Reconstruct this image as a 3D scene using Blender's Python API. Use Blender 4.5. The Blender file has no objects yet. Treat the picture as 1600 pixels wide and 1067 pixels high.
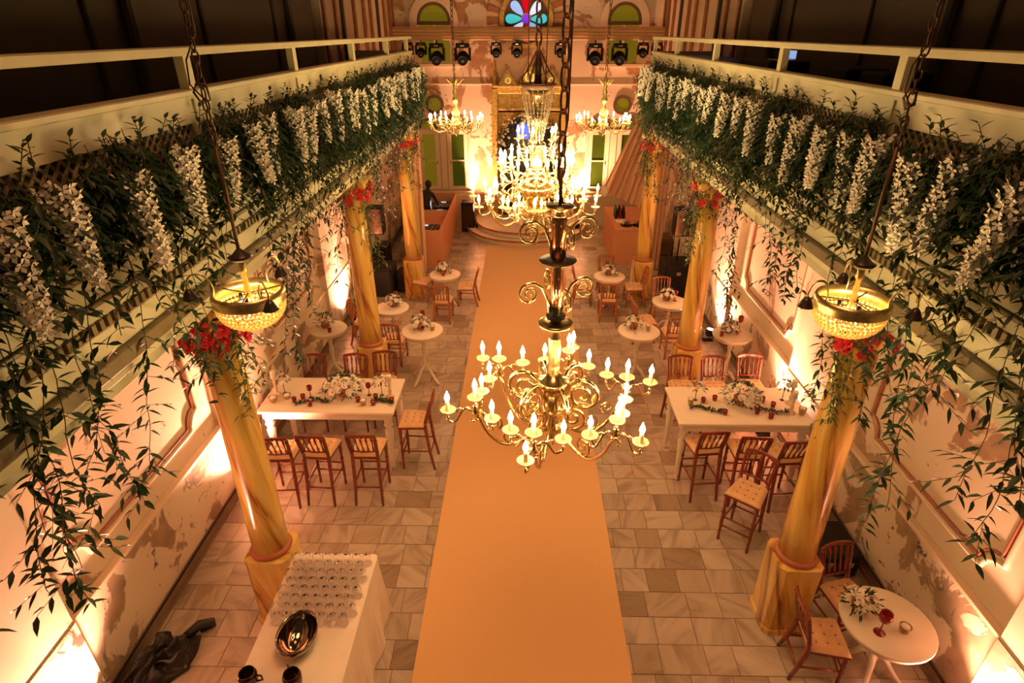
import bpy, math, random
from mathutils import Vector, Matrix, noise
random.seed(7)
PI = math.pi
C = bpy.context.scene.collection
sc = bpy.context.scene

# ------------------------------------------------------------------ camera
cam_d = bpy.data.cameras.new('camera'); cam = bpy.data.objects.new('camera', cam_d); C.objects.link(cam)
cam_d.sensor_width = 36; cam_d.lens = 926 / 1600 * 36; cam_d.clip_end = 100
cam.location = (0, 0, 5.8)
cam.rotation_euler = (math.radians(90 - 27.668), 0, math.radians(1.096))
sc.camera = cam

# ------------------------------------------------------------------ world, lights, exposure
w = bpy.data.worlds.new('world'); sc.world = w; w.use_nodes = True
w.node_tree.nodes['Background'].inputs[0].default_value = (1.0, 0.50, 0.22, 1)
w.node_tree.nodes['Background'].inputs[1].default_value = 0.07
sc.view_settings.view_transform = 'Standard'; sc.view_settings.look = 'None'
sc.view_settings.gamma = 1; sc.view_settings.use_curve_mapping = False
sc.view_settings.exposure = 0.0
BULB = 230.0          # emission of the candle bulbs
UP = 950.0            # watts of one uplight


def spot(name, loc, target, watts, deg, col=(1, .43, .25), size=.05, blend=.8):
    l = bpy.data.lights.new(name, 'SPOT'); l.energy = watts; l.spot_size = math.radians(deg); l.spot_blend = blend
    l.color = col; l.shadow_soft_size = size
    o = bpy.data.objects.new(name, l); C.objects.link(o); o.location = loc
    o.rotation_euler = (Vector(target) - Vector(loc)).to_track_quat('-Z', 'Y').to_euler()
    return o


def area(name, loc, target, watts, sx, sy, col):
    l = bpy.data.lights.new(name, 'AREA'); l.shape = 'RECTANGLE'; l.size = sx; l.size_y = sy; l.energy = watts; l.color = col; l.spread = math.radians(75)
    o = bpy.data.objects.new(name, l); C.objects.link(o); o.location = loc
    o.rotation_euler = (Vector(target) - Vector(loc)).to_track_quat('-Z', 'Y').to_euler()
    return o


# unseen warm fill lights added above the frame to brighten the floor
for yy in (3.0, 8.0, 13.0):
    area('unseen_floor_fill', (.1, yy, 9.0), (.1, yy + .6, 0), 72, 2.0, 3.0, (1, .38, .15))

# ------------------------------------------------------------------ materials


def mat(name, col, rough=.5, metal=0, emit=None, estr=0, var=0, spec=.5, trans=0, bump=0, scale=20, alpha=1, coat=0, sheen=0):
    m = bpy.data.materials.new(name); m.use_nodes = True
    nt = m.node_tree; b = nt.nodes['Principled BSDF']
    b.inputs['Base Color'].default_value = (*col, 1); b.inputs['Roughness'].default_value = rough
    b.inputs['Metallic'].default_value = metal; b.inputs['Specular IOR Level'].default_value = spec
    b.inputs['Transmission Weight'].default_value = trans; b.inputs['Alpha'].default_value = alpha
    b.inputs['Coat Weight'].default_value = coat; b.inputs['Sheen Weight'].default_value = sheen
    if emit:
        b.inputs['Emission Color'].default_value = (*emit, 1); b.inputs['Emission Strength'].default_value = estr
    if var:
        n = nt.nodes.new('ShaderNodeTexNoise'); n.inputs['Scale'].default_value = scale; n.inputs['Detail'].default_value = 5
        tc = nt.nodes.new('ShaderNodeTexCoord'); nt.links.new(tc.outputs['Object'], n.inputs['Vector'])
        r = nt.nodes.new('ShaderNodeValToRGB'); nt.links.new(n.outputs[0], r.inputs[0])
        r.color_ramp.elements[0].position = .3; r.color_ramp.elements[1].position = .7
        r.color_ramp.elements[0].color = (*[c * (1 - var) for c in col], 1); r.color_ramp.elements[1].color = (*[min(1, c * (1 + var)) for c in col], 1)
        nt.links.new(r.outputs[0], b.inputs['Base Color'])
        if bump:
            bp = nt.nodes.new('ShaderNodeBump'); bp.inputs['Strength'].default_value = bump; bp.inputs['Distance'].default_value = .01
            nt.links.new(n.outputs[0], bp.inputs['Height']); nt.links.new(bp.outputs[0], b.inputs['Normal'])
    return m


class N:
    """small node helper"""
    def __init__(s, m):
        s.nt = m.node_tree; s.b = s.nt.nodes['Principled BSDF']

    def new(s, t, **kw):
        n = s.nt.nodes.new('ShaderNode' + t)
        for k, v in kw.items():
            setattr(n, k, v)
        return n

    def link(s, a, b):
        s.nt.links.new(a, b)

    def ramp(s, fac, els):
        r = s.new('ValToRGB'); s.link(fac, r.inputs[0])
        cr = r.color_ramp
        while len(cr.elements) < len(els):
            cr.elements.new(.5)
        for e, (p, c) in zip(cr.elements, els):
            e.position = p; e.color = (*c, 1)
        return r.outputs[0]

    def noise(s, vec, scale, detail=5, dist=0, rough=.5):
        n = s.new('TexNoise'); n.inputs['Scale'].default_value = scale; n.inputs['Detail'].default_value = detail
        n.inputs['Distortion'].default_value = dist; n.inputs['Roughness'].default_value = rough
        if vec is not None:
            s.link(vec, n.inputs['Vector'])
        return n.outputs[0]

    def mix(s, fac, a, b, blend='MIX'):
        n = s.new('Mix', data_type='RGBA', blend_type=blend)
        for i, x in ((0, fac), (6, a), (7, b)):
            if isinstance(x, (int, float)):
                n.inputs[i].default_value = x
            elif isinstance(x, tuple):
                n.inputs[i].default_value = (*x, 1)
            else:
                s.link(x, n.inputs[i])
        return n.outputs[2]


def plaster(name, base, worn, dark, amount, scale=1.1, stretch=(1, 1, 1)):
    m = mat(name, base, .75); k = N(m)
    tc = k.new('TexCoord'); mp = k.new('Mapping'); mp.inputs['Scale'].default_value = stretch
    k.link(tc.outputs['Object'], mp.inputs[0]); v = mp.outputs[0]
    a = k.noise(v, scale, 9, .8, .62)
    f1 = k.ramp(a, [(amount - .012, (1, 1, 1)), (amount + .012, (0, 0, 0))])
    c = k.noise(v, scale * 2.3, 8, 1.2, .65)
    f2 = k.ramp(c, [(amount - .13, (1, 1, 1)), (amount - .09, (0, 0, 0))])
    tone = k.noise(v, 5, 6, .3)
    wn = k.ramp(tone, [(.35, tuple(x * .72 for x in worn)), (.65, worn)])
    bs = k.ramp(k.noise(v, .8, 4), [(.35, tuple(x * .9 for x in base)), (.65, base)])
    o = k.mix(f1, bs, wn); o = k.mix(f2, o, dark)
    k.link(o, k.b.inputs['Base Color'])
    bp = k.new('Bump'); bp.inputs['Strength'].default_value = .5; bp.inputs['Distance'].default_value = .012; bp.invert = True
    k.link(f1, bp.inputs['Height']); k.link(bp.outputs[0], k.b.inputs['Normal'])
    return m


M = {}
M['plaster'] = plaster('plaster_cream', (.80, .66, .52), (.50, .32, .20), (.20, .15, .11), .43)
M['dado'] = plaster('plaster_dado', (.78, .64, .50), (.42, .29, .19), (.10, .085, .07), .475, 1.5)
M['backwall'] = plaster('plaster_back', (.82, .66, .50), (.52, .28, .15), (.30, .2, .13), .47, .9)
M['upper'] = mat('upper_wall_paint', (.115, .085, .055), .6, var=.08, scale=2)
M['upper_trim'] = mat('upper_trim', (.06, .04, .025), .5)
M['white'] = mat('cream_paint', (.62, .58, .38), .45, var=.07, scale=3)
M['white2'] = mat('cream_paint_aged', (.52, .49, .32), .5, var=.16, scale=2.2)
M['beamdark'] = mat('olive_bead', (.17, .13, .06), .4, var=.2, scale=6)
M['redline'] = mat('moulding_paint', (.42, .13, .07), .45)
M['moulding'] = mat('moulding_cream', (.78, .60, .44), .5)
M['dent'] = mat('dentil_ochre', (.58, .32, .07), .5)
M['black'] = mat('black_plastic', (.008, .008, .010), .5, spec=.3)
M['blackcloth'] = mat('black_cloth', (.010, .009, .010), .55, var=.3, scale=9)
M['baseb'] = mat('skirting_brown', (.20, .13, .08), .4, var=.2, scale=3)
M['grout'] = mat('grout', (.15, .10, .06), .8)
M['carpet'] = mat('beige_carpet', (.64, .42, .19), .9, var=.03, scale=60, sheen=.2)
M['cloth'] = mat('white_linen', (.82, .74, .64), .8, var=.03, scale=8)
M['tablewhite'] = mat('table_white', (.80, .72, .60), .4, var=.03, scale=5)
M['walnut'] = mat('gilt_red_wood', (.21, .036, .018), .22, var=.25, scale=14, coat=.5)
M['gild'] = mat('pale_gilt_wood', (.38, .13, .045), .24, var=.2, scale=14, coat=.4)
M['cushion'] = mat('satin_cushion', (.66, .42, .21), .38, var=.1, scale=10, sheen=.4)
M['brass'] = mat('polished_brass', (.82, .64, .33), .2, 1)
M['brassold'] = mat('old_brass', (.62, .48, .22), .32, .9, var=.3, scale=20)
M['copper'] = mat('coppery_brass', (.75, .42, .22), .14, 1)
M['darkdish'] = mat('dark_bronze', (.035, .028, .02), .35, .3)
M['rust'] = mat('rusty_chain', (.10, .055, .03), .5, .6)
M['dish'] = mat('drip_dish_glaze', (.70, .58, .34), .25, .5)
M['waxlit'] = mat('candle_sleeve', (.92, .84, .62), .5)
M['wax'] = mat('pillar_wax', (.86, .80, .70), .55)
M['bulb'] = mat('bulb_glow', (1, .9, .7), .3, emit=(1, .68, .27), estr=BULB)
M['flamelit'] = mat('lamp_lens', (1, .8, .6), .3, emit=(1, .72, .45), estr=18)
M['crystal'] = mat('crystal', (.95, .93, .86), .05, trans=.85, spec=.8)
M['beads'] = mat('bead_glass', (.85, .55, .16), .12, trans=.1, emit=(1, .50, .08), estr=.45, spec=.8)
M['redglass'] = mat('red_glass', (.45, .02, .025), .06, trans=.5, spec=.8)
M['amberglass'] = mat('amber_glass', (.8, .55, .25), .08, trans=.6)
M['glass'] = mat('clear_glass', (.97, .97, .97), .03, trans=1, spec=.6); M['glass'].node_tree.nodes['Principled BSDF'].inputs['IOR'].default_value = 1.13
M['steel'] = mat('dark_mirror_steel', (.30, .24, .19), .09, 1)
M['darkmetal'] = mat('dark_mug_metal', (.10, .06, .04), .14, .9)
M['petal'] = mat('white_petal', (.95, .92, .82), .6)
M['redpetal'] = mat('red_petal', (.62, .02, .03), .5)
M['stem'] = mat('vine_stem', (.06, .055, .02), .7)
M['terracotta'] = mat('salmon_panel', (.68, .30, .16), .6, var=.04, scale=3)
M['drape'] = mat('satin_drape', (.80, .50, .30), .38, sheen=.3)
M['pelmet'] = mat('pelmet_cloth', (.62, .36, .18), .7, var=.08, scale=2)
M['win_frame'] = mat('window_cream', (.78, .64, .44), .45)
M['win_dark'] = mat('window_brown', (.13, .07, .035), .5)
M['pane'] = mat('olive_pane', (.13, .13, .008), .25, emit=(.32, .225, .008), estr=.33)
M['panedark'] = mat('green_pane', (.035, .06, .006), .2, emit=(.10, .13, .005), estr=.2)
M['gold'] = mat('carved_gilt', (.55, .36, .10), .42, .3, var=.35, scale=14, bump=.6)
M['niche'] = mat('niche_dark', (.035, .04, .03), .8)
M['bluelit'] = mat('blue_screen', (.05, .1, .6), .3, emit=(.06, .12, 1), estr=1.2)
M['lens'] = mat('dark_lens', (.03, .04, .05), .05, spec=1)
M['silver'] = mat('silver', (.7, .7, .68), .25, 1)
M['bluelight_paint'] = mat('blue_light_paint', (.10, .16, .75), .5)  # blue light on gallery boards and bench, put into the base colour
M['gfloor'] = mat('gallery_boards', (.16, .11, .07), .6)
for nm, c in dict(red=(.5, .0, .01), sky=(.30, .48, .9), cyan=(.05, .55, .6), pale=(.6, .75, .95), purple=(.2, .03, .8)).items():
    M['sg_' + nm] = mat('stained_' + nm, c, .2, emit=c, estr=.85)

# leaves: colour varies leaf by leaf
m = mat('leaf_green', (.03, .08, .03), .45, spec=.4); k = N(m); g = k.new('NewGeometry')
k.link(k.ramp(g.outputs['Random Per Island'], [(0, (.006, .028, .013)), (.6, (.012, .052, .021)), (1, (.035, .085, .024))]), k.b.inputs['Base Color'])
M['leaf'] = m
m = mat('leaf_bright', (.1, .2, .04), .5); k = N(m); g = k.new('NewGeometry')
k.link(k.ramp(g.outputs['Random Per Island'], [(0, (.03, .08, .02)), (1, (.16, .22, .05))]), k.b.inputs['Base Color'])
M['leaf2'] = m

# marble floor tile: veins and tone differ tile by tile
m = mat('marble_tile', (.7, .6, .5), .28, spec=.5); k = N(m)
tc = k.new('TexCoord'); g = k.new('NewGeometry')
rnd = g.outputs['Random Per Island']
oi = k.new('ObjectInfo'); add = k.new('Math', operation='ADD'); k.link(rnd, add.inputs[0]); k.link(oi.outputs['Random'], add.inputs[1])
fr = k.new('Math', operation='FRACT'); k.link(add.outputs[0], fr.inputs[0]); R_ = fr.outputs[0]
mul = k.new('Math', operation='MULTIPLY'); k.link(R_, mul.inputs[0]); mul.inputs[1].default_value = 60
rot = k.new('VectorRotate', rotation_type='Z_AXIS'); k.link(tc.outputs['Object'], rot.inputs['Vector']); k.link(mul.outputs[0], rot.inputs['Angle'])
cmb = k.new('CombineXYZ'); k.link(mul.outputs[0], cmb.inputs[2])
va = k.new('VectorMath', operation='ADD'); k.link(rot.outputs[0], va.inputs[0]); k.link(cmb.outputs[0], va.inputs[1])
mp = k.new('Mapping'); mp.inputs['Scale'].default_value = (.7, 3.2, 1); k.link(va.outputs[0], mp.inputs[0])
vn = k.noise(mp.outputs[0], 1.6, 6, 1.0, .6)
st = k.ramp(vn, [(.36, (.32, .28, .23)), (.5, (.45, .41, .35)), (.7, (.52, .475, .41))])
tone = k.ramp(R_, [(0, (.66, .58, .48)), (.25, (.95, .9, .84)), (.5, (.82, .76, .68)), (.75, (1, .97, .93)), (.93, (.58, .50, .40))])
k.link(k.mix(1, st, tone, 'MULTIPLY'), k.b.inputs['Base Color'])
M['tile'] = m

# column marble: ochre with twisting brown veins
m = mat('column_marble', (.7, .5, .2), .22, spec=.6, coat=.3); k = N(m)
tc = k.new('TexCoord'); sp = k.new('SeparateXYZ'); k.link(tc.outputs['Object'], sp.inputs[0])
mz = k.new('Math', operation='MULTIPLY'); k.link(sp.outputs[2], mz.inputs[0]); mz.inputs[1].default_value = .9
rot = k.new('VectorRotate', rotation_type='Z_AXIS'); k.link(tc.outputs['Object'], rot.inputs['Vector']); k.link(mz.outputs[0], rot.inputs['Angle'])
mp = k.new('Mapping'); mp.inputs['Scale'].default_value = (5, 5, .5); k.link(rot.outputs[0], mp.inputs[0])
vn = k.noise(mp.outputs[0], 1.2, 6, .9, .55)
k.link(k.ramp(vn, [(.36, (.26, .10, .02)), (.44, (.58, .32, .06)), (.56, (.72, .48, .11)), (.7, (.80, .60, .22))]), k.b.inputs['Base Color'])
M['column'] = m

# archivolt stones
M['vous_a'] = mat('stone_red', (.42, .17, .07), .7); M['vous_b'] = mat('stone_cream', (.66, .44, .24), .7)

# ------------------------------------------------------------------ mesh builder


class MB:
    def __init__(s):
        s.v = []; s.f = []; s.sm = []

    def add(s, vs, fs, smooth=False, M_=None):
        n = len(s.v)
        if M_ is not None:
            vs = [tuple(M_ @ Vector(p)) for p in vs]
        s.v += [tuple(p) for p in vs]; s.f += [tuple(n + i for i in f) for f in fs]; s.sm += [smooth] * len(fs)
        return s

    def box(s, x0, x1, y0, y1, z0, z1, c=0, M_=None):
        if x0 > x1: x0, x1 = x1, x0
        if y0 > y1: y0, y1 = y1, y0
        if z0 > z1: z0, z1 = z1, z0
        if not c:
            vs = [(x, y, z) for z in (z0, z1) for y in (y0, y1) for x in (x0, x1)]
            return s.add(vs, [(0, 2, 3, 1), (4, 5, 7, 6), (0, 1, 5, 4), (2, 6, 7, 3), (0, 4, 6, 2), (1, 3, 7, 5)], False, M_)
        # chamfered box: 24 vertices
        o = ((x0 + x1) / 2, (y0 + y1) / 2, (z0 + z1) / 2); h = ((x1 - x0) / 2, (y1 - y0) / 2, (z1 - z0) / 2)
        vs = []; idx = {}
        for a in (-1, 1):
            for b in (-1, 1):
                for d in (-1, 1):
                    for ax in range(3):
                        p = [a * (h[0] - c), b * (h[1] - c), d * (h[2] - c)]; p[ax] = (a, b, d)[ax] * h[ax]
                        idx[(a, b, d, ax)] = len(vs); vs.append(tuple(o[i] + p[i] for i in range(3)))
        fs = []
        for ax in range(3):
            u, w_ = [i for i in range(3) if i != ax]
            for sg in (-1, 1):
                q = []
                for (p1, p2) in ((-1, -1), (1, -1), (1, 1), (-1, 1)):
                    k_ = [0, 0, 0]; k_[ax] = sg; k_[u] = p1; k_[w_] = p2; q.append(idx[(*k_, ax)])
                fs.append(q)
        for ax in range(3):
            u, w_ = [i for i in range(3) if i != ax]
            for p1 in (-1, 1):
                for p2 in (-1, 1):
                    ka = [0, 0, 0]; ka[u] = p1; ka[w_] = p2; kb = list(ka); ka[ax] = -1; kb[ax] = 1
                    fs.append([idx[(*ka, u)], idx[(*kb, u)], idx[(*kb, w_)], idx[(*ka, w_)]])
        for a in (-1, 1):
            for b in (-1, 1):
                for d in (-1, 1):
                    fs.append([idx[(a, b, d, i)] for i in range(3)])
        oc = Vector(o); out = []
        for f in fs:
            p = [Vector(vs[i]) for i in f]; nrm = (p[1] - p[0]).cross(p[2] - p[0]); cen = sum(p, Vector()) / len(p)
            out.append(tuple(f) if nrm.dot(cen - oc) > 0 else tuple(reversed(f)))
        return s.add(vs, out, False, M_)

    def lathe(s, prof, n=16, o=(0, 0, 0), M_=None, smooth=True, sq=False, caps=True):
        vs = []; fs = []
        for (r, z) in prof:
            for i in range(n):
                a = 2 * PI * (i + (.5 if sq else 0)) / n; vs.append((o[0] + r * math.cos(a), o[1] + r * math.sin(a), o[2] + z))
        for j in range(len(prof) - 1):
            for i in range(n):
                a, b = j * n + i, j * n + (i + 1) % n; fs.append((a, b, b + n, a + n))
        if caps and prof[0][0] > 1e-5: fs.append(tuple(reversed(range(n))))
        if caps and prof[-1][0] > 1e-5: fs.append(tuple(range((len(prof) - 1) * n, len(prof) * n)))
        return s.add(vs, fs, smooth, M_)

    def tube(s, path, r, n=6, M_=None, closed=False):
        P = [Vector(p) for p in path]; L = len(P)
        rr = r if isinstance(r, (list, tuple)) else [r] * L
        vs = []; fs = []; up = None
        for i, p in enumerate(P):
            if closed: t = (P[(i + 1) % L] - P[i - 1])
            else: t = (P[min(i + 1, L - 1)] - P[max(i - 1, 0)])
            if t.length < 1e-9: t = Vector((0, 0, 1))
            t.normalize()
            if up is None:
                up = Vector((0, 0, 1)) if abs(t.z) < .9 else Vector((1, 0, 0))
            u = (up - t * up.dot(t))
            if u.length < 1e-4: u = t.orthogonal()
            u.normalize(); up = u; w_ = t.cross(u)
            for k_ in range(n):
                a = 2 * PI * k_ / n; vs.append(tuple(p + (u * math.cos(a) + w_ * math.sin(a)) * rr[i]))
        m_ = L if closed else L - 1
        for j in range(m_):
            for i in range(n):
                a, b = j * n + i, j * n + (i + 1) % n; c_, d_ = ((j + 1) % L) * n + (i + 1) % n, ((j + 1) % L) * n + i
                fs.append((a, b, c_, d_))
        if not closed:
            fs.append(tuple(reversed(range(n)))); fs.append(tuple(range((L - 1) * n, L * n)))
        return s.add(vs, fs, True, M_)

    def ball(s, c, r, n=8, m_=6, sc_=(1, 1, 1)):
        prof = [(r * math.sin(PI * j / m_), -r * math.cos(PI * j / m_)) for j in range(m_ + 1)]
        T = Matrix.Translation(c) @ Matrix.Diagonal((*sc_, 1))
        return s.lathe(prof, n, (0, 0, 0), T)

    def prism(s, pts, h0, h1, M_=None, smooth=False):
        """pts in local xy (ccw), extruded h0..h1 in local z"""
        n = len(pts)
        vs = [(x, y, h0) for x, y in pts] + [(x, y, h1) for x, y in pts]
        fs = [tuple(reversed(range(n))), tuple(range(n, 2 * n))] + [(i, (i + 1) % n, n + (i + 1) % n, n + i) for i in range(n)]
        return s.add(vs, fs, smooth, M_)

    def mesh(s, name, m_):
        me = bpy.data.meshes.new(name); me.from_pydata(s.v, [], s.f); me.materials.append(m_ if not isinstance(m_, str) else M[m_])
        me.polygons.foreach_set('use_smooth', s.sm); me.update()
        return me

    def build(s, name, m_, parent=None, loc=None, **props):
        return link(name, s.mesh(name, m_), parent, loc, **props)


def link(name, me, parent=None, loc=None, rot=None, **props):
    o = bpy.data.objects.new(name, me); C.objects.link(o)
    if parent is not None: o.parent = parent
    if loc is not None: o.location = loc
    if rot is not None: o.rotation_euler = rot
    for k_, v_ in props.items(): o[k_] = v_
    return o


def thing(name, label, cat, loc=(0, 0, 0), rz=0, group=None):
    o = bpy.data.objects.new(name, None); C.objects.link(o); o.location = loc; o.rotation_euler = (0, 0, rz)
    o.empty_display_size = .1
    o['label'] = label; o['category'] = cat
    if group: o['group'] = group
    return o


def tag(o, label, cat, group=None):
    o['label'] = label; o['category'] = cat
    if group: o['group'] = group
    return o


def kids(o): return [c for c in KIDS.get(o.name, [])]


def copy_thing(src, tree, label, loc, rz=0, group=None, scale=None):
    """tree = [(part, [subparts])]"""
    r = src.copy(); C.objects.link(r); r.location = loc; r.rotation_euler = (0, 0, rz); r['label'] = label
    if scale: r.scale = scale
    if group: r['group'] = group
    for p, subs in tree:
        c = p.copy(); C.objects.link(c); c.parent = r
        for q in subs:
            d = q.copy(); C.objects.link(d); d.parent = c
    return r


def tree_of(root):
    return [(p, list(p.children)) for p in root.children]


def setrot(o, rot): o.rotation_euler = rot; return o


ORD = ['first', 'second', 'third', 'fourth', 'fifth', 'sixth', 'seventh', 'eighth', 'ninth', 'tenth', 'eleventh', 'twelfth']
CX = .12
XL, XR, YB = -4.06, 4.25, 19.8

# ================================================================== STRUCTURE
# ---- floor
fl = MB().box(XL - .1, XR + .1, -.5, YB + .1, -.12, -.006).build('floor', 'grout', kind='structure', label='marble tiled floor of the hall')
tiles = []; stuff = MB()
y = 1.5; row = 0
rt = random.Random(3)
while y < YB:
    d = .33 + rt.uniform(-.015, .015); x = XL - rt.uniform(0, .35)
    while x < XR:
        wd = rt.choice((.3, .34, .36, .42, .48))
        x0, x1 = max(x, XL), min(x + wd, XR)
        if x1 - x0 > .05 and not (x0 > -1.02 and x1 < 1.08 and y < 17):
            z = rt.uniform(-.0015, .0015)
            b = (x0 + .004, x1 - .004, y + .004, min(y + d, YB) - .004, -.006, z)
            if y > 3.3 and abs((x0 + x1) / 2 - CX) < .95 * (y + 2.2) * .62 and len(tiles) < 300:
                tiles.append(b)
            else:
                stuff.box(*b)
        x += wd
    y += d; row += 1
for b in tiles:
    cx_, cy_ = (b[0] + b[1]) / 2, (b[2] + b[3]) / 2
    MB().box(b[0] - cx_, b[1] - cx_, b[2] - cy_, b[3] - cy_, b[4], b[5]).build('tile', 'tile', fl, (cx_, cy_, 0))
stuff.build('tile_field', 'tile', fl, kind='stuff')

# ---- side walls


def notch_path(y0, y1, z0, z1, r, x):
    """panel outline with concave scooped corners, at wall plane x"""
    P = []
    for (cy_, cz_, a0) in ((y0, z0, 0), (y1, z0, 1), (y1, z1, 2), (y0, z1, 3)):
        sy = 1 if cy_ == y0 else -1; sz = 1 if cz_ == z0 else -1
        arc = [(cy_ + sy * r * math.sin(t), cz_ + sz * r * math.cos(t)) for t in [PI / 2 * i / 7 for i in range(8)]]
        arc = [(cy_, cz_ + sz * r * 1.35)] + arc + [(cy_ + sy * r * 1.35, cz_)]
        # order so that the loop runs y0z0 -> y1z0 -> y1z1 -> y0z1
        if a0 in (1, 3): arc.reverse()
        P += arc
    return [(x, a, b) for a, b in P]


BAYS = [(-1.2, 1.8), (3.4, 6.4), (8.0, 11.0), (12.6, 15.6), (17.2, 19.8)]
for side, s, X in (('left', -1, XL), ('right', 1, XR)):
    wl = MB().box(X, X + s * .25, -1.5, YB + .25, -.1, 8.4).build('wall_' + side, 'plaster', kind='structure', label=side + ' side wall with peeling plaster panels')
    MB().box(X, X - s * .07, -1.5, YB, .16, 1.10).build('dado', 'dado', wl)
    MB().box(X, X - s * .085, -1.5, YB, 1.10, 1.15, .006).build('dado_cap', 'moulding', wl)
    bb = MB().box(X - s * .07, X - s * .10, -1.5, YB, 0, .16).box(X - s * .10, X - s * .125, -1.5, YB, 0, .05).build('baseboard_' + side, 'baseb', kind='structure', label='dark skirting along the ' + side + ' wall')
    MB().tube([(X - s * .115, -1, .175), (X - s * .115, YB - .2, .175)], .012, 5).build('cable_conduit', 'black', bb)
    for k_, (a, b) in enumerate(BAYS[:-1]):
        a2, b2 = b, BAYS[k_ + 1][0]
        MB().box(X, X - s * .13, a2, b2, 1.15, 4.2).build('pilaster', 'plaster', wl)
        MB().box(X, X - s * .138, a2 - .01, b2 + .01, .16, 1.17).build('pilaster_base', 'dado', wl)
    for (a, b) in BAYS[:-1]:
        p = notch_path(a + .35, b - .35, 1.45, 3.75, .2, X - s * .012)
        MB().tube(p, .028, 6, closed=True).build('panel_moulding', 'moulding', wl)
        p = notch_path(a + .41, b - .41, 1.51, 3.69, .2, X - s * .012)
        MB().tube(p, .016, 6, closed=True).build('panel_line', 'redline', wl)
    # upper wall lining above the gallery
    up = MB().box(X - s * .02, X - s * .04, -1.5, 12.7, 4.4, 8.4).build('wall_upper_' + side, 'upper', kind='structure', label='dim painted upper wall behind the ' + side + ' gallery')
    for (a, b) in BAYS[:-2]:
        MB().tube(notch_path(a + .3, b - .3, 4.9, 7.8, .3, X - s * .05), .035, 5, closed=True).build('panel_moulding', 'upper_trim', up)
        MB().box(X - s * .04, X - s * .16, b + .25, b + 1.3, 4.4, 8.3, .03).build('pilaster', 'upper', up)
    # end part near the back wall: paler colour stands in for the light
    ue = MB().box(X - s * .02, X - s * .22, 12.7, YB, 4.35 if s > 0 else 4.35, 8.4, .02).build('wall_upper_end_' + side, 'moulding', kind='structure', label='end of the ' + side + ' upper wall, orange light painted in as paler colour')
    for yy in (12.72, 13.5, 14.0, 15.0, 15.9, 16.6, 17.4, 18.2, 18.9, 19.4):
        MB().box(X - s * .22, X - s * .28, yy, yy + .14, 4.6, 8.3, .015).build('batten', 'upper_trim' if yy in (17.4, 14.0) else 'gild', ue)

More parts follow.
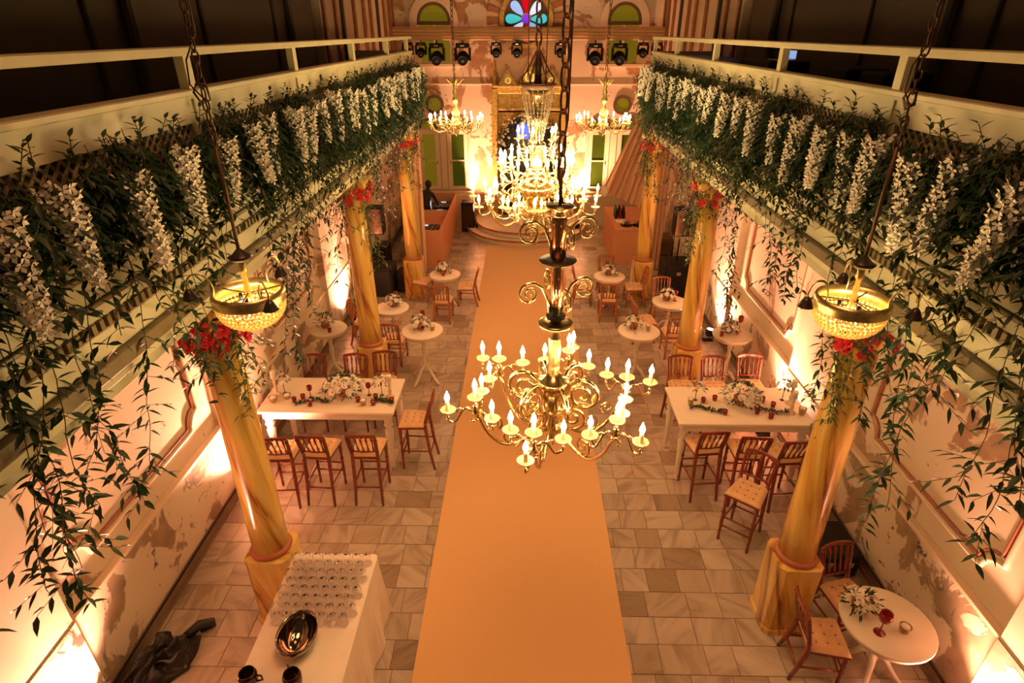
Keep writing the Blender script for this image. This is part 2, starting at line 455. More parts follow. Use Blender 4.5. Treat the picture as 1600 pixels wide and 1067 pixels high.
# ---- gallery each side
POSTS = [2.45, 4.7, 6.95, 9.4, 11.8, 13.8]
GY0, GY1 = -.3, 14.15
YG = dict(left=14.3, right=13.95)
for side, s in (('left', -1), ('right', 1)):
    GY1 = YG[side]
    xf = CX + s * 2.6
    gal = MB().box(xf + s * .12, (XL if s < 0 else XR), GY0, GY1, 4.15, 4.35).build('gallery_' + side, 'gfloor', kind='structure', label='upper gallery along the ' + side + ' wall')
    MB().box(xf - s * .045, xf + s * .045, GY0, GY1, 5.64, 5.70, .008).build('handrail', 'white', gal)
    for yy in [.2] + POSTS:
        MB().box(xf - s * .035, xf + s * .035, yy - .05, yy + .05, 5.42, 5.64).build('rail_post', 'white', gal)
        MB().box(xf - s * .012, xf + s * .04, yy - .075, yy + .075, 4.74, 5.20, .006).build('stile', 'white2', gal)
        MB().box(xf - s * .012, xf - s * .024, yy - .012, yy + .012, 5.20, 5.35).build('fascia_batten', 'white2', gal)
    MB().box(xf - s * .05, xf + s * .09, GY0, GY1, 5.375, 5.42, .008).build('coping', 'white', gal)
    MB().box(xf - s * .012, xf + s * .05, GY0, GY1, 5.19, 5.375).build('fascia_board', 'white', gal)
    MB().box(xf + s * .06, xf + s * .09, GY0, GY1, 4.35, 5.375).build('backing_board', 'baseb', gal)
    MB().box(xf - s * .01, xf + s * .05, GY0, GY1, 4.69, 4.75).build('lower_rail', 'white2', gal)
    # lattice: crossed diagonal slats
    zz0, zz1 = 4.75, 5.19; st_ = MB(); hz = zz1 - zz0
    for k_ in range(int((GY1 - GY0) / .085)):
        for dr in (-1, 1):
            yy = GY0 + .3 + k_ * .085
            if yy + .4 > GY1: continue
            ya, yb = (yy, yy + hz) if dr > 0 else (yy + hz, yy)
            off = s * (.018 if dr > 0 else .028); dx = s * .008; hw = .013
            vs = [(off + q, yv + e * hw, zv) for q in (0, dx) for (yv, zv) in ((ya, zz0), (yb, zz1)) for e in (-1, 1)]
            fs = [(0, 1, 3, 2), (4, 6, 7, 5), (0, 2, 6, 4), (1, 5, 7, 3), (0, 4, 5, 1), (2, 3, 7, 6)]
            if 2.3 < yy < 6.2:
                MB().add(vs, fs).build('lattice_slat', 'white2', gal, (xf, 0, 0))
            else:
                st_.add([(p[0] + xf, p[1], p[2]) for p in vs], fs)
    st_.build('lattice_field', 'white2', gal, kind='stuff')
    # stacked mouldings stepping in below
    for (z0, z1, out, mt, nm) in ((4.60, 4.69, .03, 'white2', 'moulding_board'), (4.565, 4.60, .05, 'beamdark', 'dark_bead'), (4.42, 4.565, .02, 'white2', 'moulding_board'),
                                  (4.39, 4.42, .04, 'beamdark', 'dark_bead'), (4.30, 4.39, .0, 'white2', 'moulding_board'), (4.08, 4.235, .015, 'white', 'moulding_board'),
                                  (3.98, 4.08, .065, 'beamdark', 'bottom_bead'), (3.90, 3.98, .02, 'white', 'moulding_board'), (3.80, 3.90, -.02, 'white2', 'beam_board')):
        MB().box(xf - s * (out + .0), xf + s * .12, GY0, GY1, z0, z1, .006).build(nm, mt, gal)
    MB().box(xf + s * .01, xf + s * .12, GY0, GY1, 4.235, 4.30).build('dentil_ground', 'dent', gal)
    dt = MB(); yy = GY0
    while yy < GY1 - .05:
        dt.box(xf - s * .02, xf + s * .01, yy, yy + .035, 4.24, 4.30); yy += .07
    dt.build('dentil_row', 'beamdark', gal, kind='stuff')
    MB().box(xf + s * .12, xf + s * .42, GY0, GY1, 3.80, 4.15).build('beam', 'white2', gal)
    MB().box(xf - s * .03, (XL if s < 0 else XR), GY1 - .06, GY1, 4.1, 5.42).build('gallery_end_board', 'white2', gal)
    if s > 0:
        MB().box(xf + .2, XR - .06, 7.5, GY1 - .1, 4.35, 4.36).build('painted_bluelight_boards', 'bluelight_paint', gal)  # thin sheet coloured for the blue light falling on the floor

# ---- columns
capo = []
for side, xs, lab in (('left', -2.63, 'left'), ('right', 2.87, 'right')):
    for k_, yy in enumerate((4.5, 9.12, 13.5)):
        r = MB()
        where = ('nearest', 'middle', 'farthest')[k_]
        col = MB().lathe([(.185, 1.03), (.18, 1.4), (.17, 2.4), (.152, 3.45)], 24).build('column', 'column', None, (xs, yy, 0), kind='structure', label=f'{where} ochre marble column of the {side} row')
        # fluted, chamfered pedestal
        pts = []; a = .225; ch = .055
        for (sx, sy) in ((1, 1), (-1, 1), (-1, -1), (1, -1)):
            pr = [(sx * a, sy * (a - ch)), (sx * (a - ch), sy * a)]
            if sx * sy < 0: pr.reverse()
            pts += pr
        MB().prism(pts, 0, .96).build('pedestal', 'column', col)
        MB().prism([(x * 1.07, y_ * 1.07) for x, y_ in pts], 0, .07).build('plinth_foot', 'column', col)
        MB().lathe([(.19, .96), (.205, .97), (.214, .99), (.205, 1.01), (.186, 1.03)], 24).build('ring', 'redline', col)
        MB().lathe([(.152, 3.45), (.175, 3.47), (.16, 3.5), (.19, 3.62), (.235, 3.70)], 20).build('capital', 'column', col)
        MB().box(-.26, .26, -.26, .26, 3.70, 3.80, .015).build('abacus', 'column', col)

# ---- back wall with window openings drawn as framed windows standing proud / recessed
bw = MB().box(XL - .2, XR + .2, YB, YB + .3, -.1, 8.4).build('wall_back', 'backwall', kind='structure', label='peeling plaster back wall with arched windows')
MB().box(XL, XR, YB - .05, YB, 4.33, 4.37, .01).build('string_course', 'moulding', bw)
# panels of the wall right and left of the portal: thin pilasters
for x0, x1 in ((-1.95, -1.75), (2.0, 2.2)):
    pass


def arc_pts(cx_, cz_, r, a0, a1, n):
    return [(cx_ + r * math.cos(a0 + (a1 - a0) * i / n), cz_ + r * math.sin(a0 + (a1 - a0) * i / n)) for i in range(n + 1)]


FW = Matrix(((1, 0, 0, 0), (0, 0, 1, 0), (0, 1, 0, 0), (0, 0, 0, 1)))   # local xy -> world xz, local z -> world y


def ring_xz(mb, cx_, cz_, r0, r1, y0, y1, a0=0, a1=2 * PI, n=28):
    A = arc_pts(cx_, cz_, r0, a0, a1, n); B = arc_pts(cx_, cz_, r1, a0, a1, n)
    for i in range(n):
        q = [A[i], A[i + 1], B[i + 1], B[i]]
        vs = [(x, y0, z) for x, z in q] + [(x, y1, z) for x, z in q]
        mb.add(vs, [(0, 1, 2, 3), (7, 6, 5, 4), (0, 4, 5, 1), (1, 5, 6, 2), (2, 6, 7, 3), (3, 7, 4, 0)])


wn = 1
for sx, cx_ in ((-1, -2.68), (1, 2.92)):
    # tall arched upper window (brown frame, olive panes), its own surround
    wdw = thing_w = bpy.data.objects.new(f'window_{wn}', None); C.objects.link(wdw); wdw['kind'] = 'structure'; wdw['label'] = ('left' if sx < 0 else 'right') + ' arched upper window with olive panes'; wn += 1
    wd = .50; zt = 6.05; zb = 4.92
    mb = MB(); ring_xz(mb, cx_, zt, wd, wd + .22, YB - .08, YB, 0, PI, 20)
    for q in (-1, 1): mb.box(cx_ + q * wd, cx_ + q * (wd + .22), YB - .08, YB, zb, zt)
    mb.build('surround', 'moulding', wdw)
    mb = MB(); ring_xz(mb, cx_, zt, wd - .09, wd, YB - .06, YB, 0, PI, 20)
    mb.box(cx_ - wd, cx_ + wd, YB - .06, YB, zt - .10, zt)
    mb.build('frame', 'win_dark', wdw)
    A = arc_pts(cx_, zt, wd - .09, 0, PI, 16)
    MB().prism([(x, z) for x, z in A], YB - .02, YB - .01, FW).build('pane', 'pane', wdw)
    for q in (-1, 1):
        MB().box(cx_ + q * .03, cx_ + q * (wd - .06), YB - .02, YB - .01, zb + .05, zt - .1).build('pane', 'pane', wdw)
        MB().box(cx_ + q * (wd - .06), cx_ + q * wd, YB - .05, YB, zb, zt - .1).build('frame', 'win_frame', wdw)
    MB().box(cx_ - .03, cx_ + .03, YB - .05, YB, zb, zt - .1).build('mullion', 'win_frame', wdw)
    MB().box(cx_ - wd - .3, cx_ + wd + .3, YB - .16, YB, zb - .09, zb, .01).build('sill', 'moulding', wdw)
    # round window
    rw = bpy.data.objects.new(f'window_{wn}', None); C.objects.link(rw); rw['kind'] = 'structure'; rw['label'] = ('left' if sx < 0 else 'right') + ' small round window'; wn += 1
    cr = -2.79 if sx < 0 else 3.05
    mb = MB(); ring_xz(mb, cr, 3.76, .20, .285, YB - .06, YB); mb.build('frame', 'win_dark', rw)
    MB().prism(arc_pts(cr, 3.76, .2, 0, 2 * PI * 23 / 24, 23), YB - .02, YB - .01, FW).build('pane', 'pane', rw)
    # lower casement window: two casements of two panes, arched transoms over
    cw = bpy.data.objects.new(f'window_{wn}', None); C.objects.link(cw); cw['kind'] = 'structure'; cw['label'] = ('left' if sx < 0 else 'right') + ' tall cream casement window with green panes'; wn += 1
    c0 = -2.58 if sx < 0 else 2.85
    z0, z1 = 1.15, 2.98
    for q in (-1, 1):
        cc = c0 + q * .46
        mb = MB()
        for e in (-1, 1): mb.box(cc + e * .20, cc + e * .34, YB - .08, YB, z0, z1)
        for (a, b) in ((z0, z0 + .1), (z1 - .1, z1), ((z0 + z1) / 2 - .02, (z0 + z1) / 2 + .02)): mb.box(cc - .2, cc + .2, YB - .07, YB, a, b)
        mb.build('casement', 'win_frame', cw)
        pm = 'panedark' if sx > 0 else ('pane' if q < 0 else 'panedark')
        MB().box(cc - .2, cc + .2, YB - .02, YB - .01, z0 + .1, (z0 + z1) / 2 - .02).build('pane', pm, cw)
        MB().box(cc - .2, cc + .2, YB - .02, YB - .01, (z0 + z1) / 2 + .02, z1 - .1).build('pane', pm, cw)
        MB().box(cc - q * .24 - .012, cc - q * .24 + .012, YB - .1, YB - .08, 1.95, 2.05).build('latch', 'win_dark', cw)
    MB().box(c0 - .1, c0 + .1, YB - .1, YB, z0, z1).build('mullion', 'win_frame', cw)
    mb = MB()
    for q in (-1, 1): mb.box(c0 + q * .80, c0 + q * .88, YB - .12, YB, z0 - .05, z1)
    mb.box(c0 - .9, c0 + .9, YB - .12, YB, z1, z1 + .06); mb.box(c0 - .95, c0 + .95, YB - .2, YB, z0 - .14, z0 - .04)
    mb.build('window_frame', 'moulding', cw)
    for q in (-1, 1):
        cc = c0 + q * .46
        mb = MB(); ring_xz(mb, cc, z1 + .07, .22, .30, YB - .07, YB, 0, PI, 14); mb.build('arch_frame', 'win_dark', cw)
        MB().prism(arc_pts(cc, z1 + .07, .22, 0, PI, 12), YB - .02, YB - .01, FW).build('arch_pane', 'pane', cw)
    MB().box(c0 - .9, c0 + .9, YB - .3, YB, .0, z0 - .14).build('under_panel', 'win_frame', cw)

# rose window
rw = bpy.data.objects.new(f'window_{wn}', None); C.objects.link(rw); rw['kind'] = 'structure'; rw['label'] = 'round stained glass window with petal panes'; wn += 1
rx, rz_, RR = .04, 6.11, .66
mb = MB(); ring_xz(mb, rx, rz_, RR, RR + .13, YB - .08, YB, n=36); mb.build('frame', 'gold', rw)
MB().prism(arc_pts(rx, rz_, RR, 0, 2 * PI * 35 / 36, 35), YB - .02, YB - .005, FW).build('tracery', 'win_dark', rw)
for i in range(8):
    a = PI / 2 + i * PI / 4
    nm = ['red', 'sky', 'cyan', 'pale', 'red', 'sky', 'cyan', 'pale'][i]
    pts = []
    for t in range(16):
        u = 2 * PI * t / 16; rr = .36 + .25 * math.cos(u); hw = .115 * math.sin(u) * (1 + .55 * math.cos(u))
        pts.append((rx + rr * math.cos(a) - hw * math.sin(a), rz_ + rr * math.sin(a) + hw * math.cos(a)))
    MB().prism(pts, YB - .04, YB - .02, FW).build('petal_pane', 'sg_' + nm, rw)
MB().prism(arc_pts(rx, rz_, .12, 0, 2 * PI * 15 / 16, 15), YB - .045, YB - .02, FW).build('hub_pane', 'sg_purple', rw)
mb = MB(); ring_xz(mb, rx, rz_, .12, .15, YB - .06, YB - .02, n=16); mb.build('hub_ring', 'gold', rw)
for i in range(26):
    a0 = -.45 + i * (PI + .9) / 26; a1 = a0 + (PI + .9) / 26 * .93
    mb = MB(); ring_xz(mb, rx, rz_, RR + .16, RR + .50, YB - .05 - .01 * (i % 2), YB, a0, a1, 2)
    mb.build('stone', 'vous_a' if i % 2 else 'vous_b', rw)

# cross beam wrapped in cloth (pelmet)
pl = MB().box(XL + .22, XR - .22, 19.0, 19.4, 5.56, 5.90, .02).build('beam', 'pelmet', kind='structure', label='cloth wrapped beam crossing the hall below the rose window')
fold = MB()
for zf in (5.66, 5.74, 5.83): fold.tube([(XL + .25, 18.99, zf + .02), (-1, 18.985, zf - .01), (1.5, 18.985, zf + .015), (XR - .25, 18.99, zf)], .012, 5)
fold.build('cloth_fold', 'pelmet', pl)

# ---- carved portal in the middle of the back wall
pt = thing('portal', 'carved gilt gothic portal with three pointed gables in the back wall', 'portal', (.16, YB - .01, 0))
pt['kind'] = 'thing'
for q in (-1, 1):
    mb = MB().box(q * .98, q * 1.16, -.35, 0, .3, 4.25, .02); mb.build('side_post', 'gold', pt)
    mb = MB().lathe([(.075, 4.25), (.09, 4.3), (.05, 4.4), (.065, 4.5), (.03, 4.75), (.045, 4.8), (.0, 5.15)], 8, (q * 1.07, -.2, 0)); mb.build('pinnacle', 'gold', pt)
    for j in range(7):
        MB().ball((q * 1.19, -.2, 2.2 + j * .32), .035, 6, 4).build('crocket', 'gold', pt)
mb = MB().box(-1.0, 1.0, -.30, 0, 4.10, 4.28, .02).box(-1.12, 1.12, -.36, 0, 4.28, 4.34, .01).box(-1.0, 1.0, -.28, 0, 3.62, 3.70, .01); mb.build('entablature', 'gold', pt)
MB().box(-1.0, 1.0, -.22, 0, 3.70, 4.10).build('frieze', 'gold', pt)
for j in range(14):
    cxx = -.91 + j * .14
    mb = MB(); ring_xz(mb, cxx, 3.9, .035, .06, -.26, -.22, n=10); mb.build('frieze_roundel', 'gold', pt)
for gx, gw, gh in ((-.66, .33, .42), (0, .34, .72), (.66, .33, .42)):
    pts = [(gx + gw, 4.34), (gx + gw * .62, 4.34 + gh * .3), (gx, 4.34 + gh), (gx - gw * .62, 4.34 + gh * .3), (gx - gw, 4.34)]
    MB().prism(pts, -.22, -.12, FW).build('gable', 'gold', pt)
    edge = [(gx + gw, -.24, 4.36), (gx + gw * .62, -.24, 4.36 + gh * .3), (gx, -.24, 4.36 + gh), (gx - gw * .62, -.24, 4.36 + gh * .3), (gx - gw, -.24, 4.36)]
    MB().tube(edge, .03, 6).build('gable_edge', 'brassold', pt)
    mb = MB(); ring_xz(mb, gx, 4.34 + gh * .3, gh * .13, gh * .22, -.26, -.22, n=16); mb.build('gable_roundel', 'brassold', pt)
    MB().ball((gx, -.2, 4.40 + gh), .05, 8, 6).build('finial', 'gold', pt)
# pointed arch opening
mb = MB(); n_ = 12
for q in (-1, 1):
    P = [(q * (.92 - .92 * (1 - math.cos(t)) * 1.0), 2.6 + .95 * math.sin(t)) for t in [PI / 2 * i / n_ for i in range(n_ + 1)]]
    mb.tube([(x, -.2, z) for x, z in [(q * .92, .3)] + P], .055, 8)
mb.build('arch_rib', 'gold', pt)
for q in (-1, 1):
    mb = MB(); n_ = 12
    P = [(q * .92 * math.cos(t), 2.6 + .95 * math.sin(t)) for t in [PI / 2 * i / n_ for i in range(n_ + 1)]]
    for i in range(n_):
        (xa, za), (xb, zb) = P[i], P[i + 1]; xe = q * .98
        mb.add([(xa, -.16, za), (xb, -.16, zb), (xe, -.16, zb), (xe, -.16, za), (xa, -.06, za), (xb, -.06, zb), (xe, -.06, zb), (xe, -.06, za)],
               [(0, 1, 2, 3), (7, 6, 5, 4), (0, 4, 5, 1), (1, 5, 6, 2), (2, 6, 7, 3), (3, 7, 4, 0)])
    mb.build('spandrel', 'gold', pt)
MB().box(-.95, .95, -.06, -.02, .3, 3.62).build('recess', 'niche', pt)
MB().box(-.40, .0, -.10, -.06, 2.75, 3.2, .01).build('blue_panel', 'bluelit', pt)
MB().box(-.22, -.18, -.12, -.10, 2.75, 3.2).build('panel_bar', 'niche', pt)

# dais: two curved steps
ds = thing('dais', 'round stepped wooden platform at the foot of the carved portal', 'platform', (.1, 19.2, 0))
for r_, z0, z1, nm in ((1.95, 0, .16, 'lower_step'), (1.65, .16, .32, 'upper_step')):
    MB().prism(arc_pts(0, 0, r_, PI, 2 * PI, 30) + [(r_, .5), (-r_, .5)], z0, z1 - .02).build(nm, 'tablewhite', ds)
    MB().tube([(x, y_, z1 - .02) for x, y_ in arc_pts(0, 0, r_ + .01, PI, 2 * PI, 30)], .035, 6).build('nosing', 'gild', ds)
# ================================================================== THINGS ON THE FLOOR
# aisle carpet
tag(MB().box(-1.08, 1.14, 2.0, 17.35, 0.0, .012, .004).build('aisle_carpet', 'carpet'), 'long plain beige carpet running down the centre aisle', 'carpet')

# ---- napoleon chairs -------------------------------------------------------


def bead_post(p0, p1, r, nb, n=8):
    P0, P1 = Vector(p0), Vector(p1); L = 4 * nb
    path = []; rad = []
    for i in range(L + 1):
        t = i / L; path.append(tuple(P0.lerp(P1, t))); rad.append(r * (1.0 + .42 * math.sin(PI * 2 * nb * t) ** 2 - .25 * (i % 4 == 0)))
    return path, rad


def make_chair(name, hs, hb, label, loc, rz, group, wood, cat='chair'):
    t = thing(name, label, cat, loc, rz, group)
    # front y+
    fw_, rw_ = .205, .175
    MB().prism([(-rw_ - .01, -.19), (rw_ + .01, -.19), (fw_ + .01, .20), (-fw_ - .01, .20)], hs - .055, hs - .015).build('seat_frame', wood, t)
    for q in (-1, 1):
        prof = [(.016, 0), (.021, .05), (.016, .1), (.023, hs * .4), (.018, hs * .55), (.028, hs * .6), (.018, hs * .66), (.026, hs - .09), (.019, hs - .07), (.027, hs - .055)]
        MB().lathe(prof, 8, (q * .185, .18, 0)).build('leg', wood, t)
        MB().tube([(q * (rw_ + .012), -.285, 0), (q * rw_, -.23, hs * .4), (q * (rw_ - .005), -.185, hs - .03), (q * (rw_ - .005), -.19, hs + .05)], [.019, .024, .027, .022], 8).build('leg', wood, t)
        p, rd = bead_post((q * (rw_ - .005), -.19, hs + .05), (q * (rw_ + .01), -.275, hb - .06), .0175, 7)
        MB().tube(p, rd, 8).build('back_post', wood, t)
        MB().tube([(q * .185, .17, hs * .42), (q * (rw_ + .002), -.225, hs * .42)], .0125, 6).build('stretcher', wood, t)
    for yz in ((.18, hs * .32, .185), (.18, hs * .5, .185), (-.235, hs * .36, .175)):
        MB().tube([(-yz[2], yz[0], yz[1]), (yz[2], yz[0], yz[1])], .013, 6).build('stretcher', wood, t)
    # back: lower rail, crest with scalloped underside, spindles
    MB().tube([(-rw_ + .005, -.197, hs + .085), (0, -.205, hs + .08), (rw_ - .005, -.197, hs + .085)], .013, 6).build('lower_rail', wood, t)
    # crest board
    vs = []; n = 24; fs = []
    for i in range(n + 1):
        u = i / n * 2 - 1; top = hb + .035 * math.sqrt(max(0, 1 - u * u * .92)) - .035
        bot = hb - .085 + .028 * abs(math.sin(PI * 3.5 * (u + 1))) + .028 * (1 - u * u)
        yc = -.275 - .028 * (1 - u * u)
        for (dy, zz) in ((.012, bot), (.012, top), (-.012, top), (-.012, bot)): vs.append((u * (rw_ + .022), yc + dy, zz))
    for i in range(n):
        for k_ in range(4):
            a, b = i * 4 + k_, i * 4 + (k_ + 1) % 4; fs.append((a, b, b + 4, a + 4))
    fs += [(3, 2, 1, 0), tuple(n * 4 + j for j in range(4))]
    MB().add(vs, fs).build('crest_rail', wood, t)
    for i in range(5):
        u = (i - 2) / 2.5
        p0 = Vector((u * (rw_ - .01), -.205, hs + .085)); p1 = Vector((u * (rw_ + .005), -.275 - .028 * (1 - u * u), hb - .055))
        pth = [tuple(p0.lerp(p1, k_ / 6)) for k_ in range(7)]
        MB().tube(pth, [.012, .016, .012, .009, .012, .018, .012], 6).build('spindle', wood, t)
    # tufted cushion
    n = 16; vs = []; fs = []
    for j in range(n + 1):
        for i in range(n + 1):
            u, v_ = i / n * 2 - 1, j / n * 2 - 1
            hwid = rw_ + (fw_ - rw_) * (v_ + 1) / 2 + .012
            edge = (1 - abs(u) ** 6) * (1 - abs(v_) ** 6)
            zz = hs - .015 + .062 * edge ** .35
            for bx in (-.5, 0, .5):
                for by in (-.55, 0, .55):
                    d2 = ((u - bx) ** 2 + (v_ - by) ** 2) / .035; zz -= .038 * math.exp(-d2)
            zz -= .008 * (math.cos((u + v_) * PI * 2) * math.cos((u - v_) * PI * 2) < -.3)
            vs.append((u * hwid, -.185 + (v_ + 1) / 2 * .39, zz))
    for j in range(n):
        for i in range(n):
            a = j * (n + 1) + i; fs.append((a, a + 1, a + n + 2, a + n + 1))
    b0 = len(vs); vs += [(-rw_ - .012, -.185, hs - .02), (rw_ + .012, -.185, hs - .02), (fw_ + .012, .205, hs - .02), (-fw_ - .012, .205, hs - .02)]; fs.append((b0 + 3, b0 + 2, b0 + 1, b0))
    cu = MB().add(vs, fs, True).build('cushion', 'cushion', t)
    mb = MB()
    for bx in (-.5, 0, .5):
        for by in (-.55, 0, .55):
            mb.ball((bx * .2, -.185 + (by + 1) / 2 * .39, hs + .018), .009, 6, 4)
    mb.build('tuft_button', 'gild', cu, kind='stuff')
    return t


def face(fx, fy): return math.atan2(-fx, fy)


G1, G2 = 'bar stools around the left long table', 'bar stools around the right long table'
src = make_chair('bar_stool', .78, 1.20, 'red-brown bar stool at the near side of the left long table, nearest the aisle', (-2.08, 6.44, 0), face(0, 1), G1, 'walnut', 'bar stool')
TS = tree_of(src)
for lab, x, y_, rz, g_ in (
    ('middle red-brown bar stool of the near side of the left long table', -2.72, 6.42, face(.06, 1), G1),
    ('red-brown bar stool at near side of left long table, closest to the ochre column', -3.22, 6.36, face(-.05, 1), G1),
    ('bar stool at the far side of the left long table, nearest the left wall', -3.34, 8.0, face(.04, -1), G1),
    ('middle bar stool of the far side of the left long table, behind the big bouquet', -2.68, 8.02, face(0, -1), G1),
    ('bar stool at far side of left long table, against the middle ochre column', -2.22, 8.12, face(.05, -1), G1),
    ('bar stool with olive gold seat at the aisle end of the left long table', -1.56, 7.12, face(-1, .03), G1),
    ('red-brown bar stool tucked under the near side of the right long table, nearest the aisle', 2.50, 6.60, face(-.12, 1), G2),
    ('middle bar stool at the near side of the right long table, behind the pulled-out stool', 3.05, 6.50, face(.05, 1), G2),
    ('bar stool at the near side of the right long table, beside the ochre column', 3.52, 6.42, face(-.1, 1), G2),
    ('bar stool at the far side of the right long table, nearest the aisle', 2.55, 8.08, face(0, -1), G2),
    ('middle bar stool of the far side of the right long table', 3.08, 8.06, face(.04, -1), G2),
    ('bar stool at the far side of the right long table, nearest the right wall', 3.66, 8.12, face(-.03, -1), G2),
    ('bar stool pulled out and turned, tufted gold seat in full view, by right table', 2.80, 5.66, face(-.62, -.78), G2)):
    copy_thing(src, TS, lab, (x, y_, 0), rz, g_)

GC = 'gilt dining chairs at the small round tables'
src = make_chair('dining_chair', .47, .93, 'gilt chair on the left of the farthest round table on the left', (-2.42, 13.3, 0), face(1, -.25), GC, 'gild')
TC = tree_of(src)
for lab, x, y_, rz in (
    ('gilt chair on the aisle side of the farthest left round table, seen from the side', -1.32, 12.98, face(-1, .05)),
    ('gilt chair with its back to us at the farthest left round table', -1.78, 12.15, face(.05, 1)),
    ('gilt chair half hidden behind the middle left column', -3.28, 11.05, face(1, .05)),
    ('gilt chair with its back to us, right of the middle left column', -2.5, 10.25, face(.08, 1)),
    ('gilt chair behind the farthest right round table, in front of the salmon bar', 2.05, 13.62, face(0, -1)),
    ('gilt chair on the aisle side of the farthest right round table', 1.45, 13.05, face(1, -.05)),
    ('gilt chair between the farthest right round table and the far ochre column', 2.62, 13.02, face(-1, 0)),
    ('gilt chair with its back to us at the farthest right round table', 1.93, 12.32, face(.03, 1)),
    ('gilt chair behind the round table at the middle right column', 3.12, 12.2, face(0, -1)),
    ('gilt chair on the aisle side of the round table at the middle right column', 2.55, 11.2, face(1, .15)),
    ('gilt chair with its back to us beside the middle right column', 3.02, 10.62, face(0, 1)),
    ):
    copy_thing(src, TC, lab, (x, y_, 0), rz, GC)
GN = 'red-brown chairs at the near right round table'
src = make_chair('dining_chair', .47, .93, 'red-brown chair with tufted seat left of the near round table, by the pedestal', (3.02, 3.93, 0), face(1, -.1), GN, 'walnut')
TN = tree_of(src)
copy_thing(src, TN, 'red-brown chair behind the near right round table, against the skirting', (3.48, 4.42, 0), face(.25, -1), GN)
copy_thing(src, TN, 'chair cut by the bottom edge of the photo, in front of the near round table', (3.42, 3.16, 0), face(.1, 1), GN)

# ---- tables ---------------------------------------------------------------


def long_table(label, x0, x1, y0, y1, h=1.05):
    t = thing('long_table', label, 'table', ((x0 + x1) / 2, (y0 + y1) / 2, 0)); hx, hy = (x1 - x0) / 2, (y1 - y0) / 2
    MB().box(-hx, hx, -hy, hy, h - .045, h, .008).build('tabletop', 'tablewhite', t)
    MB().box(-hx + .05, hx - .05, -hy + .05, hy - .05, h - .16, h - .045, .005).build('apron', 'tablewhite', t)
    prof = [(.035, 0), (.045, .03), (.03, .07), (.042, .12), (.05, .5), (.065, .68), (.04, .74), (.07, .78), (.045, .82), (.06, .84), (.06, h - .05)]
    for a in (-1, 1):
        for b in (-1, 1):
            MB().lathe(prof, 14, (a * (hx - .11), b * (hy - .11), 0)).build('leg', 'tablewhite', t)
    return t


long_table('long white bar-height table on turned legs, left of the aisle', -3.74, -1.80, 6.86, 7.80)
long_table('long white bar-height table on turned legs, right of the aisle', 2.16, 4.02, 6.68, 7.64)


def round_table(label, x, y_, h, r):
    t = thing('round_table', label, 'table', (x, y_, 0), 0, 'small white round tables')
    MB().lathe([(0, h - .035), (r - .01, h - .035), (r, h - .028), (r, h - .006), (r - .008, h), (0, h)], 36).build('tabletop', 'tablewhite', t)
    MB().lathe([(0, h - .085), (r - .035, h - .085), (r - .03, h - .035), (0, h - .035)], 36).build('apron', 'tablewhite', t)
    MB().lathe([(.045, .20), (.06, .24), (.035, .30), (.03, .45), (.045, .6 * h), (.028, .68 * h), (.045, .74 * h), (.035, .82 * h), (.09, h - .085)], 14).build('pedestal', 'tablewhite', t)
    for i in range(4):
        a = PI / 4 + i * PI / 2 + .2; c_, s_ = math.cos(a), math.sin(a)
        MB().tube([(c_ * .03, s_ * .03, .30), (c_ * .10, s_ * .10, .27), (c_ * .2, s_ * .2, .13), (c_ * .29, s_ * .29, .035), (c_ * .33, s_ * .33, .02)], [.03, .032, .028, .022, .018], 8).build('foot', 'tablewhite', t)
    return t


RT = [('farthest round white table on the left, before the salmon booth', -1.82, 13.01, .75, .36),
      ('low round white table half behind the middle left column', -2.69, 11.1, .75, .35),
      ('tall round white table on bare pedestal at left edge of carpet', -1.79, 9.48, 1.05, .37),
      ('tall round white table against the left wall behind hanging leaves', -3.50, 9.52, 1.05, .33),
      ('farthest round white table on the right, before the salmon bar', 2.02, 12.96, .75, .36),
      ('low round white table beside the middle right column with three chairs', 3.11, 11.51, .75, .37),
      ('tall round white table without chairs at right edge of carpet', 2.09, 9.53, 1.05, .37),
      ('tall round white table against the right wall beside the uplight', 3.72, 9.42, 1.05, .34),
      ('large round white table in the near right corner', 3.55, 3.88, .75, .42)]
for a in RT: round_table(*a)

# ---- flowers, candles, glasses --------------------------------------------
rf = random.Random(11)


def leaf_into(mb, p, d, up, L, W):
    """one folded lance leaf"""
    d = d.normalized(); s_ = d.cross(up)
    if s_.length < 1e-3: s_ = d.orthogonal()
    s_.normalize(); n_ = s_.cross(d)
    P = [p, p + d * L * .3 + s_ * W * .42 + n_ * W * .12, p + d * L * .62 + s_ * W * .34 + n_ * W * .1 - n_ * L * .03, p + d * L - n_ * L * .12,
         p + d * L * .62 - s_ * W * .34 + n_ * W * .1 - n_ * L * .03, p + d * L * .3 - s_ * W * .42 + n_ * W * .12, p + d * L * .3, p + d * L * .62 - n_ * L * .03]
    mb.add(P, [(0, 6, 1), (1, 6, 7, 2), (2, 7, 3), (0, 5, 6), (5, 4, 7, 6), (4, 3, 7)], True)


